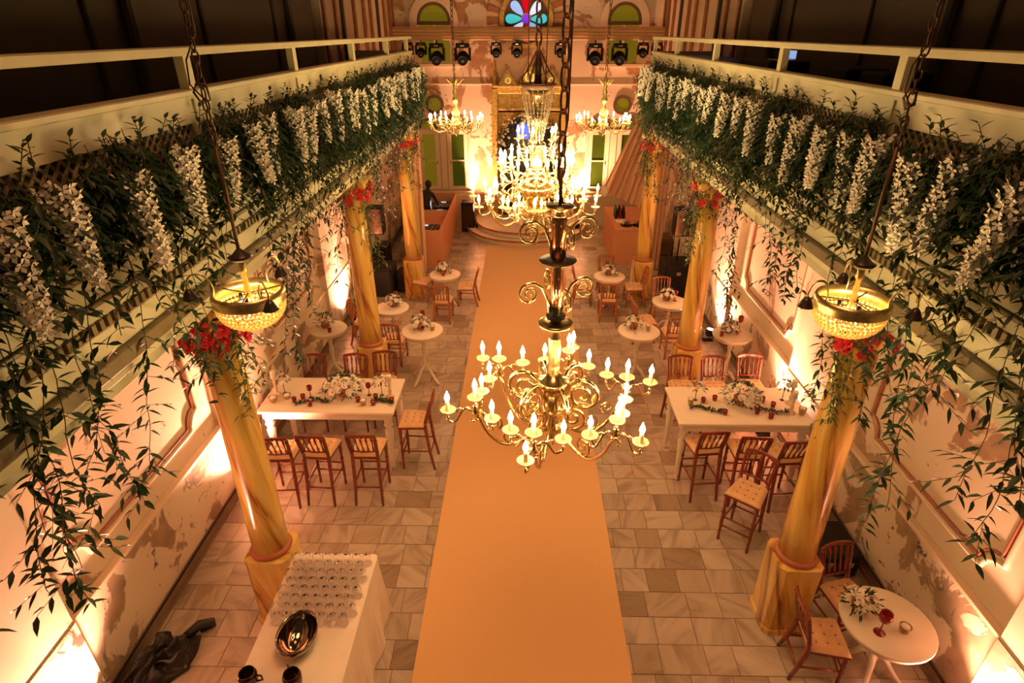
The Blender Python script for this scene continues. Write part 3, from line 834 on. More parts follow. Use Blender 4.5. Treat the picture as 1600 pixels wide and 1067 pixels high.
def blossom_into(mb, c_, r, axis, rd, n=6):
    """ruffled cup flower: two rings of petals"""
    axis = axis.normalized(); u = axis.orthogonal().normalized(); v_ = axis.cross(u)
    for ring, (k_, op) in enumerate(((n, .95), (n - 1, .45))):
        for i in range(k_):
            a = 2 * PI * i / k_ + rd.random() + ring
            rdv = u * math.cos(a) + v_ * math.sin(a); tv = axis.cross(rdv)
            o_ = c_
            P = [o_, o_ + rdv * r * .55 * op + tv * r * .52 + axis * r * .22, o_ + rdv * r * op + tv * r * .38 + axis * r * (.7 - .3 * op), o_ + rdv * r * op - tv * r * .38 + axis * r * (.7 - .3 * op), o_ + rdv * r * .55 * op - tv * r * .52 + axis * r * .22]
            mb.add(P, [(0, 1, 2, 3, 4)], True)
    mb.ball(tuple(c_ + axis * r * .25), r * .33, 6, 4)


def bouquet(label, x, y_, z, r, nf, group, seed, spread=1.0, vase='gild', stem_h=0.0, cat='flowers', nl=110):
    rd = random.Random(seed)
    t = thing('bouquet' if not stem_h else 'bud_vase', label, cat, (x, y_, z), rd.uniform(0, 6), group)
    if stem_h:
        MB().lathe([(.03, 0), (.032, .006), (.006, .012), (.005, stem_h * .7), (.012, stem_h * .75), (.016, stem_h)], 10).build('stand', 'win_dark', t)
    else:
        MB().lathe([(r * .34, 0), (r * .42, .02), (r * .52, r * .5), (r * .5, r * .55)], 14).build('vase', vase, t)
    base = stem_h if stem_h else r * .5
    fo = MB()
    for i in range(nl):
        a = rd.uniform(0, 2 * PI); e = rd.uniform(-.25, 1.2)
        d = Vector((math.cos(a) * math.cos(e), math.sin(a) * math.cos(e), math.sin(e)))
        p = Vector((0, 0, base + .01)) + Vector((d.x * r * spread * rd.uniform(.45, 1.05), d.y * r * spread * rd.uniform(.45, 1.05), max(0, d.z) * r * .8))
        leaf_into(fo, p, d + Vector((0, 0, -.1)), Vector((0, 0, 1)), rd.uniform(.05, .085), .024)
    fo.build('foliage', 'leaf', t, kind='stuff')
    for i in range(nf):
        a = i * 2.4 + rd.uniform(-.3, .3); q = math.sqrt((i + .3) / nf); e = (1 - q) * 1.3 + .2
        d = Vector((math.cos(a) * math.cos(e), math.sin(a) * math.cos(e), math.sin(e)))
        c_ = Vector((d.x * r * spread * .95, d.y * r * spread * .8, base + d.z * r * .85))
        mb = MB(); blossom_into(mb, Vector((0, 0, 0)), min(.055, r * rd.uniform(.24, .34)) if not stem_h else r * rd.uniform(.35, .45), d, rd)
        mb.build('blossom', 'petal', t, tuple(c_))
    return t


GB = 'white flower arrangements on the tables'
bouquet('small white bouquet on the farthest left round table', -1.86, 13.1, .75, .17, 12, GB, 1)
bouquet('white bouquet on the low table half behind the middle left column', -2.66, 11.15, .75, .18, 12, GB, 2)
bouquet('white and green bouquet on the tall table at the left edge of the carpet', -1.83, 9.52, 1.05, .18, 12, GB, 3)
bouquet('dark leafy bouquet on the tall table against the left wall', -3.56, 9.55, 1.05, .17, 6, GB, 4)
bouquet('white bouquet on the farthest right round table', 2.0, 13.02, .75, .17, 12, GB, 5)
bouquet('white bouquet with red berries on the table beside the middle right column', 3.05, 11.58, .75, .18, 12, GB, 6)
bouquet('green and white bouquet on the tall table at the right edge of the carpet', 2.0, 9.6, 1.05, .17, 9, GB, 7, nl=80)
bouquet('white bouquet on the tall table by the right wall uplight', 3.66, 9.48, 1.05, .155, 11, GB, 8)
bouquet('full white and green bouquet on the near right round table', 3.34, 4.02, .75, .16, 12, GB, 9, nl=80)
bouquet('large trailing white bouquet in the middle of the left long table', -2.62, 7.32, 1.05, .215, 24, GB, 10, 1.4, nl=220)
bouquet('large rounded white bouquet in the middle of the right long table', 3.15, 7.2, 1.05, .21, 24, GB, 12, 1.3, nl=220)
GV = 'bud vases on the long tables'
bouquet('slim dark stemmed vase with white flower, left end of left long table', -3.50, 7.35, 1.05, .10, 5, GV, 13, stem_h=.22, nl=30)
bouquet('slim dark stemmed vase with white flower, aisle end of left long table', -2.05, 7.32, 1.05, .11, 5, GV, 14, stem_h=.22, nl=30)
bouquet('slim dark stemmed vase with white flower, aisle end of right long table', 2.52, 7.28, 1.05, .11, 5, GV, 15, stem_h=.2, nl=30)
bouquet('slim dark stemmed vase with white flower, wall end of right long table', 3.78, 7.3, 1.05, .11, 5, GV, 16, stem_h=.22, nl=30)


def votive(label, x, y_, z, glass='redglass', r=.032, h=.07, group='red glass votives'):
    t = thing('candle_glass', label, 'candle holder', (x, y_, z), 0, group)
    MB().lathe([(0, 0), (r * .85, 0), (r, h), (r * .9, h), (r * .76, .012), (0, .012)], 14).build('glass_cup', glass, t)
    MB().lathe([(0, .013), (r * .7, .013), (r * .7, h * .62), (0, h * .62)], 12).build('wax', 'wax', t)
    return t


def goblet(label, x, y_, z, h=.2, s=1.0, group='red stemmed goblets'):
    t = thing('goblet', label, 'goblet', (x, y_, z), 0, group)
    MB().lathe([(.036 * s, 0), (.036 * s, .004), (.008, .014), (.005, h * .55), (.008, h * .58)], 14).build('stem', 'redglass', t)
    MB().lathe([(.006, h * .58), (.032 * s, h * .64), (.04 * s, h * .8), (.036 * s, h), (.033 * s, h), (.036 * s, h * .8), (.028 * s, h * .66), (0, h * .61)], 16).build('bowl', 'redglass', t)
    return t


def pillar(label, x, y_, z, hh, ch=.09, r=.038):
    t = thing('candlestick', label, 'candle', (x, y_, z), 0, 'white pillar candles on turned stands')
    MB().lathe([(.065, 0), (.068, .012), (.035, .03), (.02, .06), (.03, hh * .35), (.016, hh * .5), (.026, hh * .7), (.018, hh * .85), (.045, hh - .01), (.045, hh)], 14).build('stand', 'moulding', t)
    c_ = MB().lathe([(r, hh), (r * 1.02, hh + ch * .9), (r * .93, hh + ch), (0, hh + ch - .006)], 16).build('candle', 'wax', t)
    MB().tube([(0, 0, hh + ch - .008), (0, 0, hh + ch + .012)], .0018, 4).build('wick', 'black', c_)
    return t


def bowl_candle(label, x, y_, z, r=.05, h=.09, m_='amberglass'):
    t = thing('bowl_candle', label, 'candle', (x, y_, z), 0, 'cup candles')
    MB().lathe([(0, 0), (r * .6, 0), (r * .8, h * .3), (r, h), (r * .93, h), (r * .7, h * .35), (0, .01)], 16).build('cup', m_, t)
    MB().lathe([(0, .012), (r * .72, h * .4), (r * .86, h * .8), (r * .6, h * 1.05), (0, h * 1.1)], 14).build('wax', 'wax', t)
    return t


Z = 1.05
pillar('tall white pillar candle on stand, left end of the left long table', -3.60, 7.30, Z, .32)
pillar('white pillar candle on stand, aisle end of the left long table', -1.92, 7.28, Z, .28)
bowl_candle('round cup candle at the left end of the left long table', -3.58, 7.12, Z, .065, .08)
bowl_candle('second round cup candle beside the left pillar stand, left table', -3.42, 7.22, Z, .06, .06)
bowl_candle('amber cup candle in front of the bouquet on the left long table', -2.26, 7.06, Z)
goblet('red goblet on the left half of the left long table', -3.08, 7.24, Z, .2)
goblet('red goblet right of the bouquet on the left long table', -2.24, 7.32, Z, .2)
for lab, x, y_ in (('wide red votive left of the goblet on the left long table', -3.28, 7.12), ('darker red votive behind the wide one on the left long table', -3.18, 7.2),
                   ('red votive nearest the front edge of the left long table', -3.02, 7.02), ('red votive just right of the bouquet, left long table', -2.36, 7.14),
                   ('dark red votive beside the aisle end bud vase, left long table', -2.12, 7.22), ('pale red votive next to the amber cup candle', -2.12, 7.06),
                   ('dark red votive alone near the aisle end of the left long table', -1.78 - .09, 7.14)):
    votive(lab, x, y_, Z, r=.036, h=.075)
pillar('white pillar candle on low stand, wall end of the right long table', 3.78, 6.98, Z, .26)
pillar('tallest white pillar candle on the right long table', 3.86, 7.22, Z, .30)
bowl_candle('cup candle at the wall corner of the right long table', 3.92, 6.95, Z, .055, .1)
bowl_candle('cup candle at the aisle end of the right long table', 2.42, 7.16, Z, .045, .1)
for lab, x, y_ in (('red votive left of the bouquet on the right table, farther one', 2.62, 7.22), ('tall red votive touching the bouquet, right long table', 2.80, 7.28),
                   ('red votive nearest the front edge of the right long table', 2.84, 6.92), ('red votive right of the bouquet, farthest of that cluster', 3.48, 7.26),
                   ('large red votive in the cluster right of the bouquet', 3.58, 7.12), ('amber red votive right of the bouquet near the front', 3.30, 6.95),
                   ('small red votive near the front edge, wall half of right table', 3.45, 6.84)):
    votive(lab, x, y_, Z, r=.036, h=.075)
for nm, xx, yy in (('farthest left round table', -1.70, 13.03), ('far right round table', 2.18, 12.95)):
    bowl_candle('white cup candle on the ' + nm, xx, yy, .75, .045, .08)
bowl_candle('white cup candle on the tall table at the left edge of the carpet', -1.60, 9.46, Z, .045, .09)
bowl_candle('cream cup candle on the tall table at the right edge of the carpet', 2.24, 9.5, Z, .045, .12)
bowl_candle('cup candle beside the goblet on the near right round table', 3.64, 3.77, .75, .055, .085)
bowl_candle('white cup candle on the tall table by the right wall', 3.80, 9.4, Z, .04, .09)
votive('red votive on the tall table by the right wall', 3.50, 9.33, Z, r=.035, h=.09)
votive('red votive on the tall table against the left wall', -3.42, 9.35, Z, r=.035, h=.08)
votive('red votive on the farthest left round table', -1.84, 12.88, .75)
goblet('large red goblet with clear foot on the near right round table', 3.41, 3.76, .75, .27, 1.5)
goblet('tall red goblet on the tall table by the right wall', 3.86, 9.52, Z, .30, 1.2)
goblet('red goblet behind the bouquet, tall table at left edge of carpet', -1.80, 9.68, Z, .28, 1.1)
goblet('red goblet behind the bouquet on the table by the middle left column', -2.64, 11.3, .75, .26, 1.1)
goblet('red goblet on the table beside the middle right column', 3.22, 11.55, .75, .22, 1.2)
goblet('red goblet behind the bouquet, farthest right round table', 1.98, 13.2, .75, .26, 1)
goblet('red goblet behind the bouquet, farthest left round table', -1.98, 13.2, .75, .26, 1)
# loose sprigs on the long tables
for lab, x, y_, sd, ln in (('green sprig lying left of the bouquet on the left long table', -3.0, 7.1, 1, .5), ('green sprig by the aisle end candle, left long table', -2.0, 7.12, 2, .3),
                           ('green sprig at the aisle side of the right long table', 2.62, 7.02, 3, .45), ('green sprig at the wall side of the right long table', 3.55, 7.0, 4, .45)):
    rd = random.Random(sd); mb = MB(); a = rd.uniform(-.5, .5); st_ = []
    for i in range(90):
        u = i / 90 - .5; p = Vector((x + u * ln, y_ + math.sin(u * 5 + sd) * .05, Z + .022))
        d = Vector((rd.uniform(-1, 1), rd.uniform(-1, 1), rd.uniform(.0, .5)))
        leaf_into(mb, p, d, Vector((0, 0, 1)), rd.uniform(.05, .08), .022)
        st_.append(tuple(p))
    t = tag(MB().tube(st_, .004, 4).build('leafy_sprig', 'stem'), lab, 'greenery', 'loose greenery on the long tables')
    mb.build('foliage', 'leaf', t, kind='stuff')

# ---- near buffet table under white cloth ------------------------------------
bt = thing('buffet_table', 'white cloth covered buffet table at the bottom of the photo', 'table', (-1.93, 3.35, 0))
vs = []; fs = []; H_ = .95
loop = []
for (cx_, cy_, a0) in ((.40, 1.05, 0), (-.40, 1.05, 1), (-.40, -1.25, 2), (.40, -1.25, 3)):
    for j in range(5):
        a = a0 * PI / 2 + j * PI / 8; loop.append((cx_ + .04 * math.cos(a), cy_ + .04 * math.sin(a), a))
# densify loop
dl = []
for i in range(len(loop)):
    p, q = loop[i], loop[(i + 1) % len(loop)]; L = math.hypot(p[0] - q[0], p[1] - q[1]); k_ = max(1, int(L / .08))
    for j in range(k_): t_ = j / k_; dl.append((p[0] + (q[0] - p[0]) * t_, p[1] + (q[1] - p[1]) * t_))
nl = len(dl)
levels = [(H_, -.012), (H_ - .012, 0), (H_ - .2, .004), (H_ - .5, .018), (.02, .04)]
for (z, ex) in levels:
    for i, (x, y_) in enumerate(dl):
        f_ = ex * (1 + .8 * math.sin(i * 1.1)) if z < .9 else ex
        l_ = math.hypot(x, y_ * .35); vs.append((x + (x / .44) * f_, y_ + (y_ / 1.2) * f_, z))
for j in range(len(levels) - 1):
    for i in range(nl):
        a, b = j * nl + i, j * nl + (i + 1) % nl; fs.append((b, a, a + nl, b + nl))
fs.append(tuple(range(nl)))
MB().add(vs, fs, False).build('tablecloth', 'cloth', bt)
for a in (-1, 1):
    for b in (-1.1, .9): MB().tube([(a * .36, b, 0), (a * .36, b, .9)], .02, 6).build('leg', 'silver', bt)

gp = MB().lathe([(.044, 0), (.047, .004), (.040, .105), (.030, .112), (0, .113), (0, .110), (.028, .109), (.037, .102), (.043, .004), (.044, 0)], 14, caps=False)
gm = gp.mesh('tumbler', 'glass'); kk = 0
rows = [(j, i) for j in range(8) for i in range(8)]
for j, i in rows:
    x = -2.29 + i * .103 + (j % 2) * .05; y_ = 4.31 - j * .1
    if x > -1.55: continue
    o = link('glass_tumbler', gm, None, (x, y_, .952))
    tag(o, f'clear glass tumbler, {ORD[i]} from the wall side in the {ORD[j]} row from the far end', 'glass', 'clear tumblers set out on the buffet table')
mb = MB().lathe([(0, .0), (.06, .0), (.12, .04), (.165, .12), (.17, .165), (.162, .165), (.155, .12), (.11, .048), (.05, .012), (0, .012)], 28)
o = mb.build('steel_bowl', 'steel', None, (-1.95, 3.38, .955)); o.scale = (1.02, 1.32, 1.15); tag(o, 'dark mirror-polished oval bowl on the buffet table', 'bowl')
for lab, x in (('dark metal mug with handle at the bottom edge, nearer the wall', -2.25), ('dark metal mug at the bottom edge, nearer the aisle', -1.88)):
    t = thing('mug', lab, 'mug', (x, 3.02, .952), 0 if x < -2 else 2.2, 'dark metal mugs on the buffet')
    MB().lathe([(0, 0), (.05, 0), (.075, .05), (.078, .12), (.065, .16), (.06, .16), (.07, .12), (.065, .05), (0, .01)], 20).build('body', 'darkmetal', t)
    MB().tube([(.07, 0, .13), (.115, 0, .12), (.12, 0, .07), (.07, 0, .05)], .008, 6).build('handle', 'darkmetal', t)

# ---- black bag in the near left corner, crate behind the near right column ---
vs = []; fs = []; nu, nv = 44, 26; rd = random.Random(5)
for j in range(nv + 1):
    for i in range(nu):
        a = 2 * PI * i / nu; e = j / nv * PI / 2
        r_ = math.cos(e); fx = .22 * r_ * math.cos(a) * (1 + .25 * math.sin(3 * a)); fy = .42 * r_ * math.sin(a) * (1 + .12 * math.cos(5 * a))
        z = .24 * math.sin(e) * (1 - .3 * math.cos(a)) + (.05 * math.sin(7 * a + 5 * e) + .09 * noise.noise(Vector((fx * 11, fy * 11, 1)))) * min(1, 2 * math.sin(e))
        fx += .05 * noise.noise(Vector((fx * 7, fy * 7, z * 9))); fy += .08 * noise.noise(Vector((fx * 8 + 5, fy * 8, z * 9)))
        vs.append((fx, fy, max(0, z)))
for j in range(nv):
    for i in range(nu):
        a, b = j * nu + i, j * nu + (i + 1) % nu; fs.append((a, b, b + nu, a + nu))
fs.append(tuple(reversed(range(nu))))
bg = MB().add(vs, fs, True).build('black_bag', 'blackcloth', None, (-3.66, 3.72, 0)); bg.rotation_euler = (0, 0, -.35)
tag(bg, 'crumpled black cloth bag lying against the left skirting', 'bag')
MB().tube([(0, .35, .1), (.05, .5, .14), (.12, .6, .1), (.1, .62, .03), (.02, .5, .02)], [.05, .05, .04, .03, .02], 8).build('strap', 'blackcloth', bg)
cr = thing('black_case', 'black equipment case on the floor behind the nearest right column', 'case', (3.78, 5.35, 0))
MB().box(-.24, .24, -.3, .3, 0, .34, .02).build('body', 'black', cr)
MB().box(-.25, .25, -.31, .31, .22, .24, .004).build('lid_edge', 'darkmetal', cr)
for q in (-1, 1): MB().box(q * .12 - .03, q * .12 + .03, -.32, -.30, .18, .25, .004).build('latch', 'silver', cr)

# ---- uplights -----------------------------------------------------------------
UPL = []
for lab, x, y_, s in (('floor uplight at foot of left wall behind the middle left column', -3.72, 11.85, -1),
                      ('floor uplight at foot of right wall beside the middle right column', 3.92, 11.2, 1),
                      ('floor uplight at foot of left wall behind the nearest left column', -3.70, 6.45, -1),
                      ('floor uplight at foot of right wall at the end of the right long table', 3.92, 7.9, 1),
                      ('floor uplight in the bottom left corner by the wall', -3.72, 3.15, -1),
                      ('floor uplight in the bottom right corner beyond the round table', 3.96, 3.25, 1)):
    t = thing('uplight', lab, 'spotlight', (x, y_, 0), 0, 'black floor uplights along the walls')
    T = Matrix.Rotation(s * .12, 4, 'Y')
    MB().lathe([(.05, .10), (.085, .14), (.09, .26), (.085, .27), (.075, .255), (.0, .25)], 16, M_=T).build('can', 'black', t)
    MB().lathe([(0, .252), (.074, .252), (.074, .256), (0, .258)], 16, M_=T).build('lens', 'flamelit', t)
    MB().tube([(-.11, 0, .2), (-.11, 0, .02), (.11, 0, .02), (.11, 0, .2)], .01, 6).build('yoke', 'black', t)
    MB().box(-.10, .10, -.07, .07, 0, .02).build('foot_plate', 'black', t)
    wx = XL if s < 0 else XR
    UPL.append(spot('uplight_beam', (x, y_, .30), (wx - s * .02, y_ + .0, 3.4), UP * (.7 if y_ > 4 else .22), 30, blend=1)); UPL.append(spot('uplight_spill', (x, y_, .31), (wx - s * .3, y_, 2.2), UP * (1.2 if y_ > 4 else .65), 125, blend=1))
for q, xx in ((-1, -1.45), (1, 1.75)):
    t = thing('uplight', 'floor uplight on the back wall, %s of the carved portal' % ('left' if q < 0 else 'right'), 'spotlight', (xx, 18.75, .0), 0, 'black floor uplights along the walls')
    MB().lathe([(.05, .10), (.085, .14), (.09, .26), (.085, .27), (.075, .255), (.0, .25)], 16).build('can', 'black', t)
    MB().tube([(-.11, 0, .2), (-.11, 0, .02), (.11, 0, .02), (.11, 0, .2)], .01, 6).build('yoke', 'black', t)
    MB().box(-.10, .10, -.07, .07, 0, .02).build('foot_plate', 'black', t)
    spot('uplight_beam', (xx, 18.75, .55), (xx, 19.8, 3.6), 1500, 100, (1, .46, .24))

# ---- speakers ------------------------------------------------------------------
for lab, lab2, x, y_ in (('black loudspeaker on a pole above its black cased subwoofer, left side', 'l', -3.5, 13.75), ('black loudspeaker on a pole above its black cased subwoofer, right side', 'r', 3.74, 13.75)):
    t = thing('loudspeaker', lab, 'speaker', (x, y_, 0), 0, 'black speaker towers')
    if lab2 == 'l':
        MB().box(-.36, .34, -.42, .30, 0, .72, .05).build('subwoofer', 'blackcloth', t)
        MB().box(.34, .62, -.1, .45, 0, .5, .06).build('subwoofer_cover', 'blackcloth', t)
    else:
        MB().box(-.33, .33, -.35, .35, 0, .85, .02).build('subwoofer', 'black', t)
        MB().box(-.05, .05, -.356, -.35, .60, .68).build('badge', 'silver', t)
    MB().tube([(0, 0, .7), (0, 0, 1.55)], .018, 8).build('pole', 'black', t)
    c_ = MB().box(-.19, .19, -.17, .17, 1.5, 2.15, .02).build('cabinet', 'black', t)
    MB().box(-.17, .17, -.182, -.17, 1.53, 2.12).build('grille', 'darkmetal', c_)
o = MB().box(-1.98, -1.58, 18.7, 19.1, 0, .95, .02).build('stage_speaker', 'black'); tag(o, 'black speaker box standing behind the salmon booth by the dais', 'speaker')
MB().box(-1.94, -1.62, 18.69, 18.70, .1, .85).build('grille', 'darkmetal', o)

# ---- salmon dj booth (left) -------------------------------------------------------
dj = thing('dj_booth', 'salmon coloured open L-shaped booth holding mixing desks, left of the dais', 'booth', (0, 0, 0))
MB().box(-3.2, -2.19, 15.38, 15.43, 0, 1.06, .005).build('front_panel', 'terracotta', dj)
MB().box(-2.24, -2.19, 15.43, 19.4, 0, 1.06, .005).build('side_panel', 'terracotta', dj)
MB().box(-3.3, -2.24, 17.1, 17.15, 0, 1.15, .005).build('divider_panel', 'terracotta', dj)
MB().box(-3.3, -2.24, 15.43, 17.1, .76, .80).build('desk_shelf', 'terracotta', dj)
MB().box(-3.3, -2.24, 17.15, 19.4, .76, .80).build('desk_shelf', 'win_dark', dj)
MB().box(-3.5, -2.24, 19.38, 19.42, 0, 1.1).build('back_panel', 'terracotta', dj)
rd = random.Random(4)


def console(label, x, y_, z, w_, d_, nrows, seed):
    rd = random.Random(seed)
    t = thing('mixing_console', label, 'mixer', (x, y_, z), 0, 'mixing desks in the booth')
    MB().box(-w_ / 2, w_ / 2, -d_ / 2, d_ / 2, 0, .09, .01).build('body', 'black', t)
    mb = MB(); ms = MB(); mc = MB()
    for j in range(nrows):
        for i in range(int(w_ / .035)):
            x_ = -w_ / 2 + .03 + i * .035; yy = -d_ / 2 + .05 + j * (d_ - .08) / nrows
            if rd.random() < .5: mb.lathe([(.008, .09), (.007, .108), (0, .108)], 6, (x_, yy, 0))
            else: ms.box(x_ - .008, x_ + .008, yy - .012, yy + .012, .09, .098)
    mb.build('knob', 'silver', t, kind='stuff'); ms.build('button', 'waxlit', t, kind='stuff')
    MB().box(-w_ * .2, w_ * .1, d_ * .32, d_ * .44, .09, .10).build('screen', 'sg_pale', t)
    return t


console('wide black mixing desk with silver knobs at the near end of the booth', -2.78, 16.05, .80, .78, 1.0, 9, 1)
console('small black controller behind the booth divider', -2.55, 17.8, .80, .55, .7, 6, 2)
console('black keyboard-like desk at the far end of the booth', -2.55, 18.75, .80, .55, .7, 6, 3)
o = MB().box(-2.98, -2.9, 18.1, 18.5, .80, 1.1).build('laptop', 'silver'); tag(o, 'open laptop with a pale screen on the booth desk', 'laptop')
MB().box(-2.90, -2.893, 18.13, 18.47, .83, 1.08).build('screen', 'sg_pale', o)

# seated / standing dark figure behind booth: only dark clothes and hair show
pp = thing('person', 'person in black bending over the desk inside the booth, back to us', 'person', (-2.98, 17.9, 0))
skv = [(0, 0, .95), (0, .0, 1.12), (.02, .04, 1.30), (.05, .09, 1.44), (.07, .13, 1.52), (.09, .17, 1.62),
       (-.16, .07, 1.40), (-.22, .16, 1.18), (-.14, .34, 1.05), (.22, .07, 1.40), (.30, .18, 1.18), (.34, .36, .98),
       (-.09, .0, .90), (-.10, .05, .48), (-.11, -.02, .06), (.09, 0, .90), (.10, .05, .48), (.11, -.02, .06), (-.12, .1, .03), (.12, .1, .03)]
ske = [(0, 1), (1, 2), (2, 3), (3, 4), (4, 5), (3, 6), (6, 7), (7, 8), (3, 9), (9, 10), (10, 11), (0, 12), (12, 13), (13, 14), (0, 15), (15, 16), (16, 17), (14, 18), (17, 19)]
skr = [.15, .14, .15, .12, .055, .06, .065, .05, .035, .065, .05, .035, .10, .07, .05, .10, .07, .05, .04, .04]
me = bpy.data.meshes.new('body'); me.from_pydata(skv, ske, []); me.materials.append(M['blackcloth'])
bo = link('body', me, pp); md = bo.modifiers.new('skin', 'SKIN')
for i, sv in enumerate(me.skin_vertices[0].data): sv.radius = (skr[i], skr[i])
me.skin_vertices[0].data[0].use_root = True
bo.modifiers.new('sub', 'SUBSURF').levels = 2
M['skin'] = mat('skin', (.55, .30, .19), .5); M['hair'] = mat('dark_hair', (.02, .012, .01), .6)
hd = MB().ball((.10, .19, 1.66), .095, 14, 10, (.88, 1, 1.18)).build('head', 'skin', pp)
MB().ball((.10, .285, 1.645), .018, 6, 5, (.8, 1.2, 1.4)).build('nose', 'skin', hd)
for q in (-1, 1):
    MB().ball((.10 + q * .083, .19, 1.65), .024, 6, 5, (.4, .8, 1.3)).build('ear', 'skin', hd)
MB().ball((.10, .165, 1.69), .106, 14, 10, (.95, 1, 1.12)).build('hair', 'hair', pp)
for bx, by, bz in ((-.14, .36, 1.04), (.345, .38, .965)):
    mb = MB().ball((bx, by + .03, bz), .035, 8, 6, (1, 1.25, .5))
    for f_ in range(4):
        mb.tube([(bx - .022 + f_ * .015, by + .06, bz), (bx - .024 + f_ * .017, by + .095 + .008 * (f_ in (1, 2)), bz - .01), (bx - .024 + f_ * .017, by + .12, bz - .03)], [.009, .008, .006], 6)
    mb.tube([(bx - .03, by + .02, bz), (bx - .05, by + .05, bz - .01), (bx - .045, by + .08, bz - .02)], [.011, .009, .007], 6)
    mb.build('hand', 'skin', pp)

# ---- salmon bar (right) with bottles and trays ----------------------------------------
br = thing('bar_counter', 'salmon coloured bar counter on the right before the dais', 'bar', (0, 0, 0))
MB().box(2.52, 3.55, 15.72, 15.77, 0, 1.0, .005).build('front_panel', 'terracotta', br)
MB().box(2.50, 2.55, 15.77, 18.0, 0, 1.0, .005).build('side_panel', 'terracotta', br)
MB().box(2.49, 3.56, 15.70, 18.02, 1.0, 1.03, .005).build('counter_top', 'terracotta', br)
for lab, x, y_ in (('black tray of small glasses on the bar, nearer the aisle', 2.85, 16.05), ('black tray of small glasses on the bar, beside the far column', 3.18, 16.05)):
    t = thing('serving_tray', lab, 'tray', (x, y_, 1.03), 0, 'round black trays on the bar')
    MB().lathe([(0, 0), (.15, 0), (.17, .03), (.165, .03), (.145, .008), (0, .008)], 24).build('tray', 'black', t)
    for i in range(7):
        a = i * PI / 3; q = .085 if i < 6 else 0
        tag(link('glass_tumbler', gm, None, (x + q * math.cos(a), y_ + q * math.sin(a), 1.04)), 'small clear glass on the round black tray ' + ('nearer the aisle' if x < 3 else 'beside the far column'), 'glass', 'small glasses on the ' + ('aisle side' if x < 3 else 'column side') + ' tray')
bottle_prof = [(0, 0), (.036, 0), (.038, .02), (.038, .18), (.014, .24), (.013, .31), (.016, .31), (.016, .325), (0, .325)]
bms = [MB().lathe(bottle_prof, 12).mesh('bottle', m_) for m_ in ('black', 'redglass', 'panedark')]
rd = random.Random(9)
for i in range(9):
    o = link('bottle', bms[(0, 1, 0, 2, 0, 0, 2, 0, 1)[i]], None, (2.66 + (i % 3) * .11, 16.75 + (i // 3) * .16, 1.03))
    tag(o, '%s bottle in the %s row of the group on the bar, %s from the aisle' % (('dark', 'red', 'dark', 'green', 'dark', 'dark', 'green', 'dark', 'red')[i], ORD[i // 3], ORD[i % 3]), 'bottle', 'bottles on the bar')
o = MB().box(2.62, 2.9, 16.35, 16.6, 1.03, 1.05, .004).build('napkin_stack', 'cloth'); tag(o, 'folded white cloth on the bar in front of the bottles', 'napkin')
# crates behind the bar against the right wall
ob = thing('storage_crate', 'dark brown wooden crate against the right wall beside the bar', 'crate', (3.82, 15.9, 0))
for j in range(5): MB().box(-.25, .25, -.32, -.30, .04 + j * .15, .17 + j * .15, .005).build('slat', 'win_dark', ob)
MB().box(-.25, .25, -.30, .3, 0, .8, .01).build('body', 'win_dark', ob)
MB().box(-.06, .06, -.345, -.32, .4, .43).build('handle', 'silver', ob)
ob = MB().box(-3.95, -3.6, 14.9, 15.5, 0, .75, .02).build('amplifier_rack', 'black'); tag(ob, 'black equipment rack against the left wall behind the far column', 'rack')
for j in range(4): MB().box(-3.93, -3.62, 14.885, 14.9, .08 + j * .17, .20 + j * .17, .004).build('rack_unit', 'darkmetal', ob)

# ---- drapes --------------------------------------------------------------------------
def drape(name, label, top, bot, m_='drape', nf=9, amp=.05):
    """pleated cloth between two polylines (top and bottom)"""
    vs = []; fs = []; n = 60; R_ = 16
    for j in range(R_ + 1):
        t_ = j / R_
        for i in range(n + 1):
            u = i / n; a = Vector(top[0]).lerp(Vector(top[1]), u); b = Vector(bot[0]).lerp(Vector(bot[1]), u)
            p = a.lerp(b, t_ ** .9); p.y += amp * math.sin(u * nf * 2 * PI + .6 * math.sin(t_ * 3)) * (1 - .3 * t_); p.x += .02 * math.sin(u * 17 + t_ * 4)
            vs.append(tuple(p))
    for j in range(R_):
        for i in range(n):
            a = j * (n + 1) + i; fs.append((a, a + 1, a + n + 2, a + n + 1))
    nv_ = len(vs); vs += [(x, y_ + .012, z) for x, y_, z in vs]; fs2 = [tuple(nv_ + q for q in reversed(f)) for f in fs]
    o = MB().add(vs, fs + fs2, True).build(name, m_); tag(o, label, 'curtain')
    return o


drape('swept_curtain', 'peach satin curtain swept aside above the bar on the right', ((3.05, 16.0, 4.35), (3.75, 16.3, 4.35)), ((2.45, 18.3, 1.45), (3.35, 16.9, 1.3)), nf=6, amp=.13)
drape('hanging_curtain', 'peach satin curtain hanging straight beside the bar, behind the far right column', ((3.35, 15.2, 4.3), (3.75, 15.4, 4.3)), ((3.35, 15.25, .03), (3.7, 15.4, .03)), nf=3, amp=.04)
drape('left_curtain', 'peach satin curtain hanging behind the far left column', ((-2.95, 15.2, 4.4), (-2.5, 15.0, 4.4)), ((-2.95, 15.25, .03), (-2.62, 15.1, .03)), nf=3, amp=.04)
kn = MB().ball((2.5, 18.2, 1.45), .13, 10, 8, (1, 1, 1.3)).build('curtain_tieback', 'petal'); tag(kn, 'pale flower tieback holding the swept curtain', 'tieback')

# ================================================================== HANGING LIGHTS


def spiral(c_, r0, r1, a0, turns, n=22):
    return [(c_[0] + (r0 + (r1 - r0) * i / n) * math.cos(a0 + turns * 2 * PI * i / n), 0, c_[1] + (r0 + (r1 - r0) * i / n) * math.sin(a0 + turns * 2 * PI * i / n)) for i in range(n + 1)]


